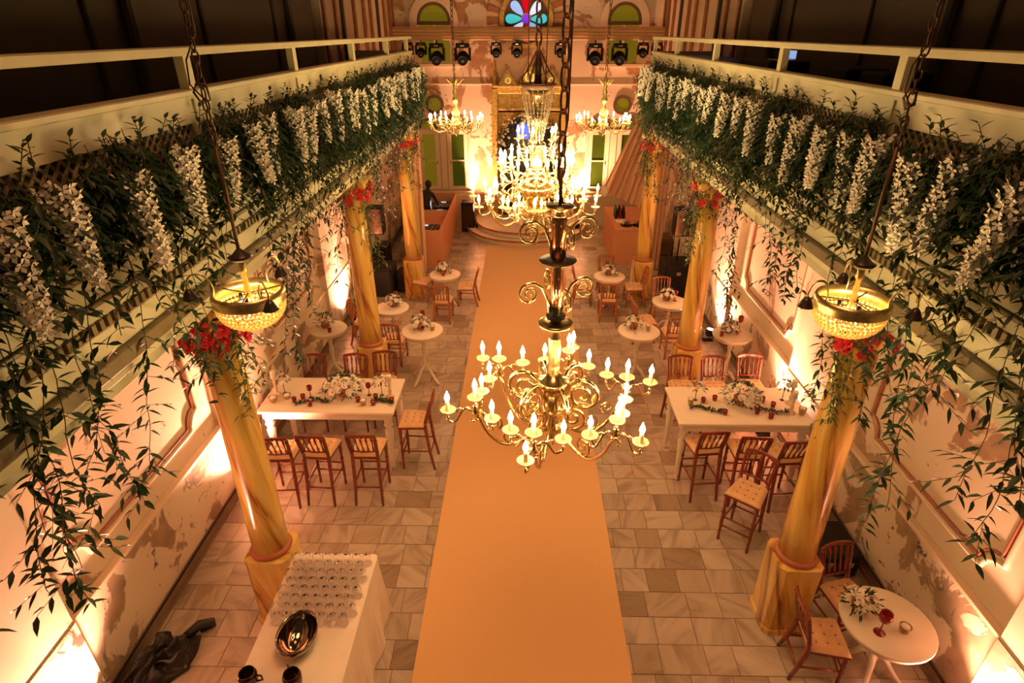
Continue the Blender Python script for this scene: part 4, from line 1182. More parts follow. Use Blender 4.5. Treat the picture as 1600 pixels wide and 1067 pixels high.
FLAME = [(0, 0), (.011, .004), (.0185, .018), (.016, .036), (.0085, .056), (.002, .074), (0, .080)]
me_bulb = MB().lathe(FLAME, 8).mesh('bulb', 'bulb')
me_sleeve = MB().lathe([(.0135, 0), (.0135, .075), (.011, .078)], 10).mesh('candle', 'waxlit')
me_dish = MB().lathe([(0, -.035), (.014, -.03), (.022, -.018), (.016, -.008), (.05, 0), (.056, .008), (.050, .008), (.02, .002), (0, .002)], 18).mesh('drip_dish', 'dish')


def chain(name, mat_, parent, top, bot, link_l=.06, r=.006, w_=.016):
    A, B = Vector(top), Vector(bot); D = (B - A); n = max(2, int(D.length / (link_l * .8))); t = D.normalized(); u = t.orthogonal().normalized(); v_ = t.cross(u)
    L = link_l / 2
    def lk(side):
        q = []
        for i in range(12):
            a = 2 * PI * i / 12; q.append(tuple(t * (L * math.cos(a)) + side * (w_ * math.sin(a))))
        return MB().tube(q, r, 5, closed=True).mesh('link', mat_)
    ms = [lk(u), lk(v_)]
    for i in range(n):
        link('chain_link', ms[i % 2], parent, tuple(A.lerp(B, (i + .5) / n)))


def candles_on(arm, pts, sc_=1.0):
    for (x, y_, z) in pts:
        for nm, me_, dz in (('drip_dish', me_dish, 0), ('candle', me_sleeve, .003), ('bulb', me_bulb, .08 * sc_)):
            o = link(nm, me_, arm, (x, y_, z + dz)); o.scale = (sc_, sc_, sc_)


# ---- chandelier one: the near brass chandelier
ch = thing('chandelier', 'near brass chandelier with six arms of four glowing candle bulbs each', 'chandelier', (.25, 4.0, 3.0))
# local z = world z - 3.0
MB().lathe([(.035, 1.00), (.05, 1.01), (.05, 1.34), (.04, 1.36), (.042, 1.38), (.055, 1.385), (.055, 1.66), (.04, 1.68)], 20).build('upper_shaft', 'copper', ch)
MB().lathe([(0, 1.66), (.05, 1.67), (.07, 1.69), (.06, 1.715), (.095, 1.74), (.10, 1.75), (.09, 1.75), (.04, 1.725), (0, 1.72)], 24).build('crown_cup', 'brass', ch)
MB().lathe([(0, 1.745), (.088, 1.748), (.088, 1.752), (0, 1.752)], 24).build('crown_top', 'darkdish', ch)
MB().lathe([(.05, 1.335), (.12, 1.345), (.135, 1.36), (.13, 1.365), (.055, 1.36)], 28).build('shadow_dish', 'darkdish', ch)
MB().lathe([(.035, .90), (.07, .905), (.075, .93), (.04, .96), (.05, 1.0)], 20).build('collar', 'darkdish', ch)
MB().lathe([(.03, .78), (.06, .80), (.12, .84), (.13, .87), (.12, .872), (.05, .86), (.035, .9)], 28).build('brass_bowl', 'brass', ch)
MB().lathe([(.045, .42), (.05, .44), (.045, .5), (.048, .74), (.035, .78)], 12, smooth=False).build('lower_shaft', 'brass', ch)
MB().lathe([(.0, .0 - .22), (.012, -.21), (.03, -.18), (.015, -.14), (.05, -.09), (.07, -.03), (.045, .03), (.06, .06), (.085, .16), (.075, .24), (.05, .28), (.10, .31), (.125, .35), (.12, .37), (.06, .40), (.045, .42)], 24).build('hub', 'brass', ch)
# scroll ornaments
for (base_z, k_, rr, R0, nm, up_) in ((1.38, 4, .0085, .045, 'upper_scroll', .0), (.93, 4, .0085, .045, 'middle_scroll', .0)):
    for i in range(k_):
        a = 2 * PI * i / k_ + .3
        p = [(R0, 0, base_z), (R0 + .02, 0, base_z + .12), (R0 + .065, 0, base_z + .225), (R0 + .125, 0, base_z + .27)]
        sp = spiral((R0 + .165, base_z + .19), .085, .014, PI / 2 + .25, -1.7)
        MB().tube(p + sp[1:], [.011] * 4 + [.0105 - .005 * j / 22 for j in range(22)], 7).build(nm, 'brass', ch).rotation_euler = (0, 0, a)
for i in range(6):
    a = math.radians(195 + 30 + 60 * i)
    p = [(.08, 0, .20), (.13, 0, .33), (.19, 0, .395)]
    sp = spiral((.24, .26), .14, .028, PI / 2 + .35, -1.7, 28)
    MB().tube(p + sp, [.016] * 3 + [.018 - .008 * j / 28 for j in range(29)], 8).build('big_scroll', 'brass', ch).rotation_euler = (0, 0, a)
    sp = spiral((.17, .04), .11, .02, -PI / 2, 1.6, 24)
    MB().tube([(.05, 0, -.09), (.1, 0, -.075)] + sp, .0135, 7).build('low_scroll', 'brass', ch).rotation_euler = (0, 0, a)
    mb = MB()
    for j in range(5):
        leaf_into(mb, Vector((.2 + .03 * j, 0, .2)), Vector((math.cos(j * 1.2), math.sin(j * 2.1) * .7, math.sin(j * 1.7))), Vector((0, 0, 1)), .09, .05)
    mb.build('acanthus', 'brassold', ch).rotation_euler = (0, 0, a)
rdc = random.Random(2)
RA = .63
arm_path = [(.06, 0, .08), (.10, 0, -.06), (.18, 0, -.16), (.30, 0, -.215), (.41, 0, -.20), (.50, 0, -.12), (.555, 0, -.03), (.59, 0, .06), (RA, 0, .12)]


def smooth_path(P, k_=4):
    out = []
    for i in range(len(P) - 1):
        p0, p1, p2, p3 = P[max(i - 1, 0)], P[i], P[i + 1], P[min(i + 2, len(P) - 1)]
        for j in range(k_):
            t = j / k_
            out.append(tuple(.5 * ((2 * p1[c_]) + (-p0[c_] + p2[c_]) * t + (2 * p0[c_] - 5 * p1[c_] + 4 * p2[c_] - p3[c_]) * t * t + (-p0[c_] + 3 * p1[c_] - 3 * p2[c_] + p3[c_]) * t ** 3) for c_ in range(3)))
    out.append(P[-1]); return out


mb = MB().tube([(x, y_, z + .02) for x, y_, z in smooth_path(arm_path)], .0155, 8)
mb.lathe([(.012, .13), (.028, .15), (.035, .18), (.02, .205), (.03, .225), (.012, .24)], 14, (RA, 0, 0))
cps = [(RA, 0, .275)]
for q in (0, 115, -115):
    a = math.radians(q); c_, s_ = math.cos(a), math.sin(a); rr = .215
    pth = [(RA + c_ * .02, s_ * .02, .17), (RA + c_ * .06, s_ * .06, .21), (RA + c_ * .10, s_ * .10, .20), (RA + c_ * .135, s_ * .135, .14), (RA + c_ * .165, s_ * .165, .10), (RA + c_ * rr, s_ * rr, .12), (RA + c_ * (rr + .002), s_ * (rr + .002), .16)]
    mb.tube(smooth_path(pth, 3), .011, 7)
    pth = [(RA + c_ * .10, s_ * .10, .20), (RA + c_ * .12, s_ * .12, .22), (RA + c_ * .145, s_ * .145, .215), (RA + c_ * .15, s_ * .15, .195), (RA + c_ * .137, s_ * .137, .185)]
    mb.tube(pth, .007, 6)
    cps.append((RA + c_ * rr, s_ * rr, .195))
for (sx_, sz_, r0_, a0_, tn_) in ((.33, -.10, .085, -PI / 2, 1.5), (.47, .03, .06, -PI / 2 - .4, -1.4)):
    mb.tube([(x, y_, z) for x, y_, z in spiral((sx_, sz_), r0_, .014, a0_, tn_, 18)], [.012 - .006 * j / 18 for j in range(19)], 6)
for j in range(7):   # leaf castings under the cluster
    a = j * .9; mb.ball((RA + .03 * math.cos(a), .03 * math.sin(a), .09 + .012 * j), .018, 6, 5, (1, 1, .7))
me_arm = mb.mesh('arm', 'brass')
for i in range(6):
    arm = link('arm', me_arm, ch, None, (0, 0, math.radians(195 + 60 * i)))
    candles_on(arm, [(x, y_, z + .02) for x, y_, z in cps], 1.1)
# suspension: double chain up to the roof
hang = MB().tube([(.0, 0, 1.75), (.0, 0, 2.0)], .012, 6).build('top_rod', 'rust', ch)
chain('', 'rust', ch, (0, 0, 4.6), (0, 0, 1.95), .16, .008, .03)
MB().tube([(.03, .01, 4.6), (.035, .01, 3.2), (.03, 0, 2.3), (-.02, .02, 1.95), (.02, 0, 1.76)], .006, 6).build('power_cord', 'rust', ch)

# ---- chandelier two: the great tiered chandelier behind
c2 = thing('chandelier', 'great tiered brass and crystal chandelier hanging farther down the hall', 'chandelier', (.18, 8.5, 3.08))
MB().lathe([(0, -.12), (.02, -.10), (.05, -.02), (.03, .02), (.10, .08), (.13, .14), (.06, .2), (.08, .3)], 20).build('bottom_finial', 'brassold', c2)
MB().lathe([(.08, .3), (.22, .36), (.30, .42), (.31, .47), (.28, .5), (.15, .52)], 28).build('basin', 'brass', c2)
MB().lathe([(.10, .5), (.16, .6), (.24, .7), (.25, .78), (.16, .86), (.10, .92), (.13, 1.0)], 24).build('urn', 'brass', c2)
MB().lathe([(.13, 1.0), (.09, 1.05), (.10, 1.3), (.13, 1.34), (.08, 1.38), (.07, 1.62), (.12, 1.68), (.07, 1.74), (.06, 1.95), (.16, 2.02)], 20).build('shaft', 'brass', c2)
MB().lathe([(.05, 1.98), (.2, 2.05), (.24, 2.09), (.24, 2.11), (.05, 2.1)], 28).build('crown_plate', 'rust', c2)
MB().lathe([(.05, 2.1), (.04, 2.3), (.055, 2.34), (.025, 2.4), (.02, 2.6)], 12).build('crown_neck', 'rust', c2)
for i in range(6):
    a = i * PI / 3
    MB().tube(smooth_path([(.19, 0, 2.1), (.21, 0, 2.17), (.15, 0, 2.25), (.09, 0, 2.36), (.05, 0, 2.44), (.02, 0, 2.5)], 3), .01, 6).build('crown_scroll', 'rust', c2).rotation_euler = (0, 0, a)
mb = MB()
rd = random.Random(3)
for ring, (rr, zt, zb, k_) in enumerate(((.22, 2.03, 1.55, 20), (.14, 1.68, 1.35, 14), (.27, 1.30, 1.02, 16), (.33, .44, .26, 26))):
    for i in range(k_):
        a = 2 * PI * i / k_; nb = int((zt - zb) / .045)
        for j in range(nb):
            q = rr * (1 - .45 * j / nb) if ring < 3 else rr
            mb.ball((q * math.cos(a), q * math.sin(a), zt - j * .045), .014, 5, 4, (.8, .8, 1.3))
mb.build('crystal_strand', 'crystal', c2, kind='stuff')
# lower arms
mb = MB().tube(smooth_path([(.22, 0, .42), (.34, 0, .30), (.5, 0, .26), (.64, 0, .34), (.70, 0, .48), (.74, 0, .60)]), .016, 7)
sp = spiral((.44, .56), .12, .03, -PI / 2, 1.5, 18); mb.tube([(.26, 0, .46), (.35, 0, .44)] + sp, .013, 6)
cl = [(.74, 0, .66)]
for q in (0, 110, -110):
    a = math.radians(q); c_, s_ = math.cos(a), math.sin(a)
    mb.tube(smooth_path([(.72, 0, .52), (.72 + c_ * .08, s_ * .08, .47), (.72 + c_ * .17, s_ * .17, .47), (.72 + c_ * .20, s_ * .20, .55)], 3), .010, 6); cl.append((.72 + c_ * .20, s_ * .20, .58))
mb.ball((.72, 0, .55), .035, 8, 6)
me_a2 = mb.mesh('arm', 'brass')
for i in range(9):
    arm = link('lower_arm', me_a2, c2, None, (0, 0, 2 * PI * i / 9 + .2)); candles_on(arm, cl, 1.1)
mb = MB().tube(smooth_path([(.15, 0, .95), (.26, 0, .84), (.38, 0, .82), (.46, 0, .92), (.50, 0, 1.05)]), .014, 7)
sp = spiral((.34, .66), .16, .04, PI * .6, -1.5, 18); mb.tube([(.2, 0, .72)] + sp, .014, 6)
for q in (-75, 75):
    a = math.radians(q); c_, s_ = math.cos(a), math.sin(a)
    mb.tube(smooth_path([(.46, 0, .92), (.46 + c_ * .07, s_ * .07, .88), (.46 + c_ * .13, s_ * .13, .92), (.46 + c_ * .14, s_ * .14, 1.0)], 3), .010, 6)
me_a3 = mb.mesh('arm', 'brass')
cu_ = [(.50, 0, 1.09)] + [(.46 + math.cos(math.radians(q)) * .14, math.sin(math.radians(q)) * .14, 1.03) for q in (-75, 75)]
for i in range(8):
    arm = link('upper_arm', me_a3, c2, None, (0, 0, 2 * PI * i / 8)); candles_on(arm, cu_, 1.2)
mb = MB().tube(smooth_path([(.08, 0, 1.35), (.16, 0, 1.28), (.24, 0, 1.3), (.27, 0, 1.4)]), .010, 6); me_a4 = mb.mesh('arm', 'brass')
for i in range(6):
    arm = link('top_arm', me_a4, c2, None, (0, 0, 2 * PI * i / 6 + .3)); candles_on(arm, [(.27, 0, 1.42)], 1.1)
chain('', 'rust', c2, (0, 0, 4.9), (0, 0, 2.55), .2, .013, .045)
MB().tube([(-.13, 0, 4.9), (-.13, 0, 2.2)], .009, 6).build('power_cord', 'rust', c2)
MB().tube([(.1, 0, 4.9), (.12, 0, 3.2), (.1, 0, 2.2)], .007, 6).build('guy_chain', 'rust', c2)

# ---- two small chandeliers near the galleries' far ends


def small_chandelier(label, x, y_, z):
    t = thing('chandelier', label, 'chandelier', (x, y_, z), 0, 'two small twelve-light chandeliers')
    MB().lathe([(0, -.2), (.02, -.18), (.06, -.1), (.03, -.04), (.11, .02), (.12, .07), (.05, .12), (.07, .2), (.09, .28), (.03, .42), (.05, .5), (.07, .55), (.03, .6), (.055, .68), (.03, .74), (.06, .86), (.02, .96), (.015, 1.1)], 16).build('shaft', 'brassold', t)
    for i in range(5):
        a = i * 2 * PI / 5
        MB().tube([(.03, 0, .82), (.10, 0, .86), (.17, 0, .93), (.20, 0, .92)], [.02, .02, .012, .006], 6).build('crown_leaf', 'brassold', t).rotation_euler = (0, 0, a)
    mb = MB().tube(smooth_path([(.08, 0, .04), (.2, 0, -.06), (.36, 0, -.10), (.48, 0, -.02), (.52, 0, .08)]), .013, 6)
    sp = spiral((.26, .06), .09, .02, -PI / 2, 1.4, 14); mb.tube(sp, .011, 5)
    for q in (-1, 1): mb.tube([(.46, 0, -.04), (.5, q * .08, -.06), (.54, q * .13, .0), (.54, q * .14, .07)], .009, 5)
    me_ = mb.mesh('arm', 'brassold')
    for i in range(6):
        arm = link('arm', me_, t, None, (0, 0, i * PI / 3 + .25)); candles_on(arm, [(.52, 0, .12), (.54, .14, .10), (.54, -.14, .10)], 1.0)
    chain('', 'rust', t, (0, 0, 3.6), (0, 0, 1.08), .12, .008, .025)


small_chandelier('small brass chandelier hanging left of the carved portal', -1.43, 13.2, 4.0)
small_chandelier('small brass chandelier hanging right of the carved portal', 1.66, 13.2, 4.0)

# ---- bead bowl lamps each side


def bead_lamp(label, x, y_, z):
    t = thing('hanging_lamp', label, 'lamp', (x, y_, z), .2, 'bead bowl hanging lamps')
    r = .215
    MB().lathe([(r, 0), (r + .012, .01), (r + .004, .03), (r + .016, .05), (r + .004, .085), (r - .008, .085), (r - .01, .0), (r, 0)], 36, caps=False).build('gold_band', 'brassold', t)
    mb = MB(); rows = 8
    for j in range(rows):
        e = j / rows * PI / 2 * .95; rr = (r - .005) * math.cos(e); zz = -.01 - .165 * math.sin(e); n = max(6, int(2 * PI * rr / .028))
        for i in range(n):
            a = 2 * PI * (i + .5 * (j % 2)) / n; mb.ball((rr * math.cos(a), rr * math.sin(a), zz), .0125, 7, 5)
    mb.build('bead_bowl', 'beads', t, kind='stuff')
    for i in range(3):
        a = i * 2 * PI / 3 + .5
        MB().tube([(-.0, 0, .06), (r, 0, .06)], .006, 5).build('spoke', 'win_dark', t).rotation_euler = (0, 0, a)
        MB().tube([(.07, 0, .05), (.07, 0, .0)], [.012, .015], 8).build('lamp_socket', 'black', t).rotation_euler = (0, 0, a)
        link('bulb', me_bulb, t, (.07 * math.cos(a), .07 * math.sin(a), -.075))
        mb = MB().tube(smooth_path([(.215, 0, .04), (.20, 0, .12), (.24, 0, .2), (.31, 0, .21), (.345, 0, .15), (.345, 0, .12)], 3), .006, 6)
        mb.build('curl_arm', 'brassold', t).rotation_euler = (0, 0, a + .6)
        MB().lathe([(.012, .12), (.028, .10), (.045, .06), (.05, .055)], 14, (.345, 0, 0)).build('bell_shade', 'darkdish', t).rotation_euler = (0, 0, a + .6)
    MB().lathe([(.012, -.02), (.03, 0), (.02, .06), (.015, .2), (.03, .22), (.02, .25), (.02, .28)], 14).build('centre_stem', 'brassold', t)
    MB().lathe([(.015, .27), (.06, .29), (.075, .31), (.05, .32), (.012, .36)], 20).build('top_disc', 'darkdish', t)
    MB().tube([(0, 0, .3), (0, 0, 1.0)], .011, 8).build('rod', 'rust', t)
    chain('', 'rust', t, (0, 0, 3.4), (0, 0, .98), .075, .0055, .018)
    MB().tube([(.02, 0, 3.4), (.03, .0, 2.2), (.025, 0, 1.55), (-.05, 0, 1.42), (-.06, 0, 1.3), (.0, 0, 1.22), (.02, 0, 1.0)], .005, 5).build('power_cord', 'rust', t)
    MB().tube([(-.05, 0, 1.26), (-.02, 0, 1.20), (.03, 0, 1.22), (.02, 0, 1.3), (-.03, 0, 1.3)], .007, 6, closed=True).build('hook', 'rust', t)


bead_lamp('gold rimmed bead bowl lamp hanging on a chain at the left gallery', -1.77, 3.5, 4.24)
bead_lamp('gold rimmed bead bowl lamp hanging on a chain at the right gallery', 2.10, 3.5, 4.22)

# ---- moving head stage lights under the cross beam
def head(label, x, z, s):
    t = thing('moving_head_light', label, 'stage light', (x, 18.95, z), 0, 'black moving head lights under the beam')
    MB().box(-.17, .17, -.12, .12, .0, .11, .02).build('base', 'black', t)
    MB().box(-.05, .05, -.135, -.12, .03, .07, .004).build('display', 'silver', t)
    for q in (-1, 1): MB().box(q * .15, q * .20, -.10, .10, -.30, .02, .02).build('yoke_arm', 'black', t)
    T = Matrix.Translation((0, -.02, -.22)) @ Matrix.Rotation(PI * .62, 4, 'X')
    h_ = MB().lathe([(0, -.17), (.11, -.16), (.148, -.05), (.145, .06), (.125, .17), (.10, .18), (.095, .16), (0, .155)], 18, M_=T).build('head', 'black', t)
    MB().lathe([(0, .157), (.078, .157), (.078, .164), (0, .175)], 16, M_=T).build('lens', 'lens', h_)
    MB().tube([(0, 0, .1), (0, .02, .165)], .02, 6).build('clamp', 'black', t)
    t.scale = (s, s, s)
    return t


for i, (x, s) in enumerate(((-3.36, .8), (-2.98, .8), (-2.53, 1.15), (-1.78, 1.15), (-.82, .8), (-.22, .8), (1.02, .8), (2.02, 1.15), (2.72, 1.15), (3.38, .8), (3.78, .8))):
    size = 'large' if s > 1 else 'small'
    head(f'{size} black moving head light, {ORD[i]} from the left of the eleven under the beam', x, 5.42 if s < 1 else 5.36, s)

# ================================================================== GREENERY ON THE GALLERIES
rv = random.Random(21)
PETAL_OUT = {}


def gauss(a, b): return rv.gauss(a, b)


def strand(mb_l, st, p, length, dens, L, W, sway, out, leaves=None):
    """one hanging strand; leaves alternate along it in small sprays"""
    n = max(4, int(length / .045)); P = [Vector(p)]; vel = Vector((out * .6, rv.uniform(-.25, .25) * sway, -1))
    for i in range(n):
        vel += Vector((rv.uniform(-.12, .12) * sway - (.10 * out if i > n * .2 else 0), rv.uniform(-.2, .2) * sway, -.12)); vel.normalize()
        P.append(P[-1] + vel * (length / n))
    st.tube([tuple(q) for q in P[::2]], .0028, 3)
    for i in range(1, len(P)):
        if rv.random() > dens: continue
        for q in (0, 1):
            a = rv.uniform(0, 2 * PI); d = Vector((math.cos(a), math.sin(a), rv.uniform(-1.1, .15)))
            ln = L * rv.uniform(.7, 1.25)
            if leaves is not None: leaves.append((P[i].copy(), d, ln))
            else: leaf_into(mb_l, P[i], d, Vector((0, 0, 1)), ln, W * rv.uniform(.8, 1.2))
        if rv.random() < .28:   # side spray
            a = rv.uniform(0, 2 * PI); d = Vector((math.cos(a) * .7, math.sin(a), -.5)).normalized(); q0 = P[i]
            m_ = rv.randint(3, 5); sl = .05 * m_
            st.tube([tuple(q0), tuple(q0 + d * sl)], .002, 3)
            for j in range(m_):
                pp_ = q0 + d * (.05 * (j + 1)); sd = d.cross(Vector((0, 0, 1))).normalized() * (1 if j % 2 else -1)
                dd = d + sd * 1.0 + Vector((0, 0, -.3))
                if leaves is not None: leaves.append((pp_, dd, L * rv.uniform(.8, 1.2)))
                else: leaf_into(mb_l, pp_, dd, Vector((0, 0, 1)), L * rv.uniform(.8, 1.2), W)
    return P


tmpl = []
for k_ in range(4):
    mb = MB(); leaf_into(mb, Vector((0, 0, 0)), Vector((1, 0, 0)), Vector((0, 0, 1)), 1, .36 + .03 * k_); tmpl.append(mb.mesh('leaf', 'leaf'))


def place_leaf(root, p, d, ln):
    d = d.normalized(); z_ = Vector((0, 0, 1)) - d * d.z; z_.normalize(); y_ = z_.cross(d)
    R_ = Matrix((d, y_, z_)).transposed().to_4x4(); R_ = Matrix.Translation(p) @ R_ @ Matrix.Rotation(rv.uniform(-.6, .6), 4, 'X') @ Matrix.Diagonal((ln, ln, ln, 1))
    o = bpy.data.objects.new('leaf', tmpl[rv.randint(0, 3)]); C.objects.link(o); o.parent = root; o.matrix_local = R_
    return o


def bay_of(y_):
    k_ = sum(1 for q in POSTS if q < y_)
    return k_


LONG = {'left': [(1.8, 3.0), (2.25, 3.05), (2.45, 3.1), (2.8, 3.1), (3.3, 3.2), (3.75, 3.3), (4.05, 3.55), (5.5, 2.9), (5.85, 2.65), (6.3, 2.95), (6.7, 3.0), (7.1, 2.95), (9.3, 3.1), (10.6, 3.0), (12.2, 3.0), (13.2, 2.7), (14.05, 2.8)],
        'right': [(2.2, 3.3), (2.5, 3.3), (2.95, 3.5), (3.1, 2.92), (3.35, 2.95), (3.85, 3.0), (4.5, 2.95), (5.2, 3.5), (5.75, 3.4), (6.9, 2.6), (7.6, 2.4), (8.8, 2.9), (9.4, 2.7), (10.4, 3.0), (12.1, 2.9), (13.0, 2.6), (13.6, 2.7)]}
NLEAF = 0
for side, s in (('left', -1), ('right', 1)):
    xf = CX + s * 2.6 - s * .05
    GE = YG[side]
    # trailing vines: about one per 0.34 m
    ys = []
    y_ = 1.4
    while y_ < GE:
        ys.append(y_); y_ += .34
    cnt = {}
    for y_ in ys:
        b = bay_of(y_); cnt[b] = cnt.get(b, 0) + 1
        if b == 0: where = f'before the first rail post'
        else: where = f'past the {ORD[b - 1]} rail post'
        lab = f'{ORD[cnt[b] - 1]} trailing leafy vine {where} of the {side} gallery'
        t = thing('hanging_vine', lab, 'vine', (0, 0, 0), 0, f'leafy vines trailing from the {side} gallery')
        near = y_ < 5.2
        st = MB(); fo = MB(); lv = [] if near else None
        far = min(1, max(0, (y_ - 4) / 5))
        # dense top mass
        nz = int(19 + 8 * far)
        L = .088 if near else .080
        extra = MB()
        for j in range(nz):
            p = Vector((xf - s * rv.uniform(0, .14), y_ + rv.uniform(-.19, .19), 5.215 + .05 * math.sin(y_ * 4.1) + .04 * math.sin(y_ * 9.7) - abs(rv.gauss(0, .09))))
            strand(extra, st, p, rv.uniform(.2, .55 + .55 * far), .95, L * .98, .038, 1.2, -s * rv.uniform(0.1, 1.1))
        for j in range(2):    # sprigs standing up over the board
            p = Vector((xf - s * .03, y_ + rv.uniform(-.17, .17), 5.16)); d = Vector((-s * rv.uniform(.1, .5), rv.uniform(-.6, .6), 1)).normalized(); hgt = rv.uniform(.08, .20)
            st.tube([tuple(p), tuple(p + d * hgt)], .0028, 3)
            for q in range(7):
                a = q * 2.4; dd = d * .5 + Vector((math.cos(a), math.sin(a), rv.uniform(-.3, .5)))
                leaf_into(extra, p + d * hgt * (q + 1) / 7, dd, Vector((0, 0, 1)), L * rv.uniform(.7, 1.0), .034)
        # mid strands
        for j in range(1 if near else 3 + int(2 * far)):
            p = Vector((xf - s * rv.uniform(.02, .12), y_ + rv.uniform(-.17, .17), 5.0))
            strand(fo, st, p, rv.uniform(.7, 1.3 + .2 * far), .6, L, .026, 1.0, -s * rv.uniform(0, .35), lv)
        for (ly, lz) in LONG[side]:
            if abs(ly - y_) <= .17:
                p = Vector((xf - s * .08, ly, 5.05)); strand(fo, st, p, (5.05 - lz) * 1.08, .75, L * 1.12, .03, .9, -s * rv.uniform(.0, .25), lv)
                p = Vector((xf - s * .10, ly + .08, 4.9)); (ly > 2.3 or s > 0) and strand(fo, st, p, (4.9 - lz) * .85, .7, L * 1.1, .03, 1.1, -s * rv.uniform(.0, .3), lv)
        st.build('stem', 'stem', t)
        extra.v += []
        if near:
            rv.shuffle(lv)
            for (p, d, ln) in lv[:90]:
                place_leaf(t, p, d, ln); NLEAF += 1
            for (p, d, ln) in lv[90:]: leaf_into(extra, p, d, Vector((0, 0, 1)), ln, .027)
            extra.build('foliage', 'leaf', t, kind='stuff')
        else:
            fo.add(extra.v, extra.f, True); fo.build('foliage', 'leaf', t, kind='stuff')
    # white hanging flower racemes
    cnt = {}
    y_ = 1.9
    while y_ < GE - .1:
        b = bay_of(y_); cnt[b] = cnt.get(b, 0) + 1
        where = 'before the first rail post' if b == 0 else f'past the {ORD[b - 1]} rail post'
        lab = f'{ORD[cnt[b] - 1]} white hanging flower raceme {where} of the {side} gallery'
        mb = MB(); ln = rv.uniform(.42, .62); x0 = xf - s * rv.uniform(.14, .20); z0 = 5.17 - rv.uniform(0, .09); dy = rv.uniform(-.12, .12); ox = rv.uniform(.0, .12)
        nfl = 95
        for j in range(nfl):
            u = j / nfl; rr = (.072 * (1 - u) ** .6 + .014) * rv.uniform(.7, 1.1); a = j * 2.4
            c_ = Vector((x0 - s * ox * u + rr * math.cos(a), y_ + dy * u + rr * math.sin(a), z0 - ln * u))
            ax = Vector((math.cos(a), math.sin(a), -.3)).normalized(); u_ = ax.orthogonal().normalized(); v_ = ax.cross(u_)
            for q in range(4):
                ang = q * PI / 2 + j; rd_ = u_ * math.cos(ang) + v_ * math.sin(ang); pl_ = rv.uniform(.026, .040)
                tv = ax.cross(rd_)
                mb.add([c_, c_ + rd_ * pl_ * .6 + tv * .012 + ax * .006, c_ + rd_ * pl_ + ax * .016, c_ + rd_ * pl_ * .6 - tv * .012 + ax * .006], [(0, 1, 2, 3)], True)
        t = MB().tube([(x0, y_, z0 + .03), (x0 - s * ox * .5, y_ + dy * .5, z0 - ln * .5), (x0 - s * ox, y_ + dy, z0 - ln)], .004, 4).build('flower_raceme', 'stem')
        tag(t, lab, 'flowers', f'white flower racemes hanging on the {side} gallery')
        mb.build('petals', 'petal', t, kind='stuff')
        y_ += rv.uniform(.30, .62) if y_ < 8 else rv.uniform(.36, .60)
    # red flowers and greenery at each capital
    xs = -2.63 if s < 0 else 2.87
    for k_, yy in enumerate((4.5, 9.12, 13.5)):
        t = thing('capital_garland', f'red flowers and trailing green leaves round the {("nearest", "middle", "farthest")[k_]} {side} capital', 'garland', (xs, yy, 3.6), 0, 'garlands round the column capitals')
        rp = MB(); fo = MB(); st = MB()
        for j in range(44):
            a = rv.uniform(0, 2 * PI); z = rv.uniform(-.12, .16); c_ = Vector((.26 * math.cos(a), .26 * math.sin(a), z))
            blossom_into(rp, c_, rv.uniform(.045, .075), Vector((math.cos(a), math.sin(a), .2)), rv)
        for j in range(10):
            a = rv.uniform(0, 2 * PI); p = Vector((.22 * math.cos(a), .22 * math.sin(a), .12))
            strand(fo, st, p, rv.uniform(.2, .5), .9, .07, .025, 1, 0)
        for j in range(4):
            p = Vector((-s * .2 + rv.uniform(-.08, .08), -.12 + rv.uniform(-.1, .1), .1))
            strand(fo, st, p, rv.uniform(.7, 1.25), .85, .075, .027, .7, 0)
        rp.build('red_blossoms', 'redpetal', t, kind='stuff'); fo.build('foliage', 'leaf2', t, kind='stuff'); st.build('stem', 'stem', t)

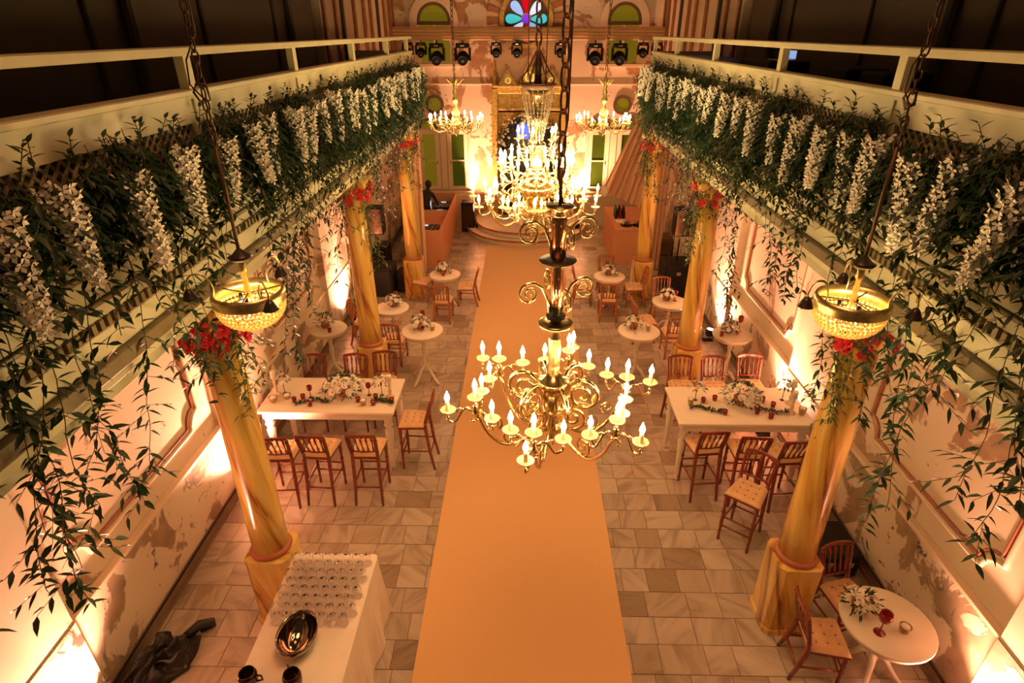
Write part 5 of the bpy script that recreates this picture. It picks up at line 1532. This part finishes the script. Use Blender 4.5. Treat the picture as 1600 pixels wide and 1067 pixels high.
# garland round the portal arch
t = thing('arch_garland', 'leafy garland with white flowers around the arch of the portal', 'garland', (.16, YB, 0))
fo = MB(); fl_ = MB(); rv = random.Random(8)
arch = [(-.86, z / 10) for z in range(5, 26)] + [(-.86 * math.cos(q * PI / 20), 2.6 + .78 * math.sin(q * PI / 20)) for q in range(21)] + [(.86, z / 10) for z in range(26, 9, -1)]
for (ax_, az_) in arch:
    dn = 34 if az_ > 2.1 else 16
    for j in range(dn):
        p = Vector((ax_ + rv.gauss(0, .13), -.28 + rv.gauss(0, .05), az_ + rv.gauss(0, .1)))
        leaf_into(fo, p, Vector((rv.uniform(-1, 1), rv.uniform(-1, .2), rv.uniform(-1, .6))), Vector((0, 0, 1)), .09, .04)
    if az_ > 2.2:
        for j in range(4):
            blossom_into(fl_, Vector((ax_ + rv.gauss(0, .12), -.38, az_ + rv.gauss(0, .1))), rv.uniform(.03, .05), Vector((0, -1, .3)), rv, 5)
fo.build('foliage', 'leaf', t, kind='stuff'); fl_.build('white_blossoms', 'petal', t, kind='stuff')

# equipment on the right gallery
o = MB().box(3.25, 3.7, 5.90, 6.36, 4.351, 5.46, .02).build('gallery_monitor', 'black'); tag(o, 'black monitor box on the right gallery, nearer of the pair', 'monitor')
o = MB().box(3.25, 3.7, 6.62, 7.1, 4.351, 5.46, .02).build('gallery_monitor', 'black'); tag(o, 'black monitor box on the right gallery, farther of the pair', 'monitor')
o = MB().box(3.25, 3.8, 8.75, 9.95, 4.351, 5.44, .02).build('equipment_case', 'black'); tag(o, 'black equipment case under the laptop on the right gallery', 'case')
lp = thing('laptop', 'open laptop with a glowing screen on the right gallery case', 'laptop', (3.5, 9.0, 5.442))
MB().box(-.12, .12, -.17, .17, 0, .015, .003).build('keyboard_base', 'silver', lp)
MB().box(.12, .13, -.17, .17, .01, .13).build('lid', 'silver', lp)
MB().box(.112, .12, -.155, .155, .025, .12).build('screen', 'sg_sky', lp)
bb_ = thing('equipment_bench', 'bench with blue light painted in, at the far end of the right gallery', 'bench', (3.62, 12.3, 4.351))
MB().box(-.35, .35, -1.5, 1.5, .95, 1.0, .01).build('top', 'bluelight_paint', bb_)  # blue light is painted into the colour of top and skirt
MB().box(-.33, .33, -1.48, 1.48, 0, .95).build('skirt', 'bluelight_paint', bb_)
print('LEAF OBJECTS', NLEAF, 'OBJECTS', len(bpy.data.objects))
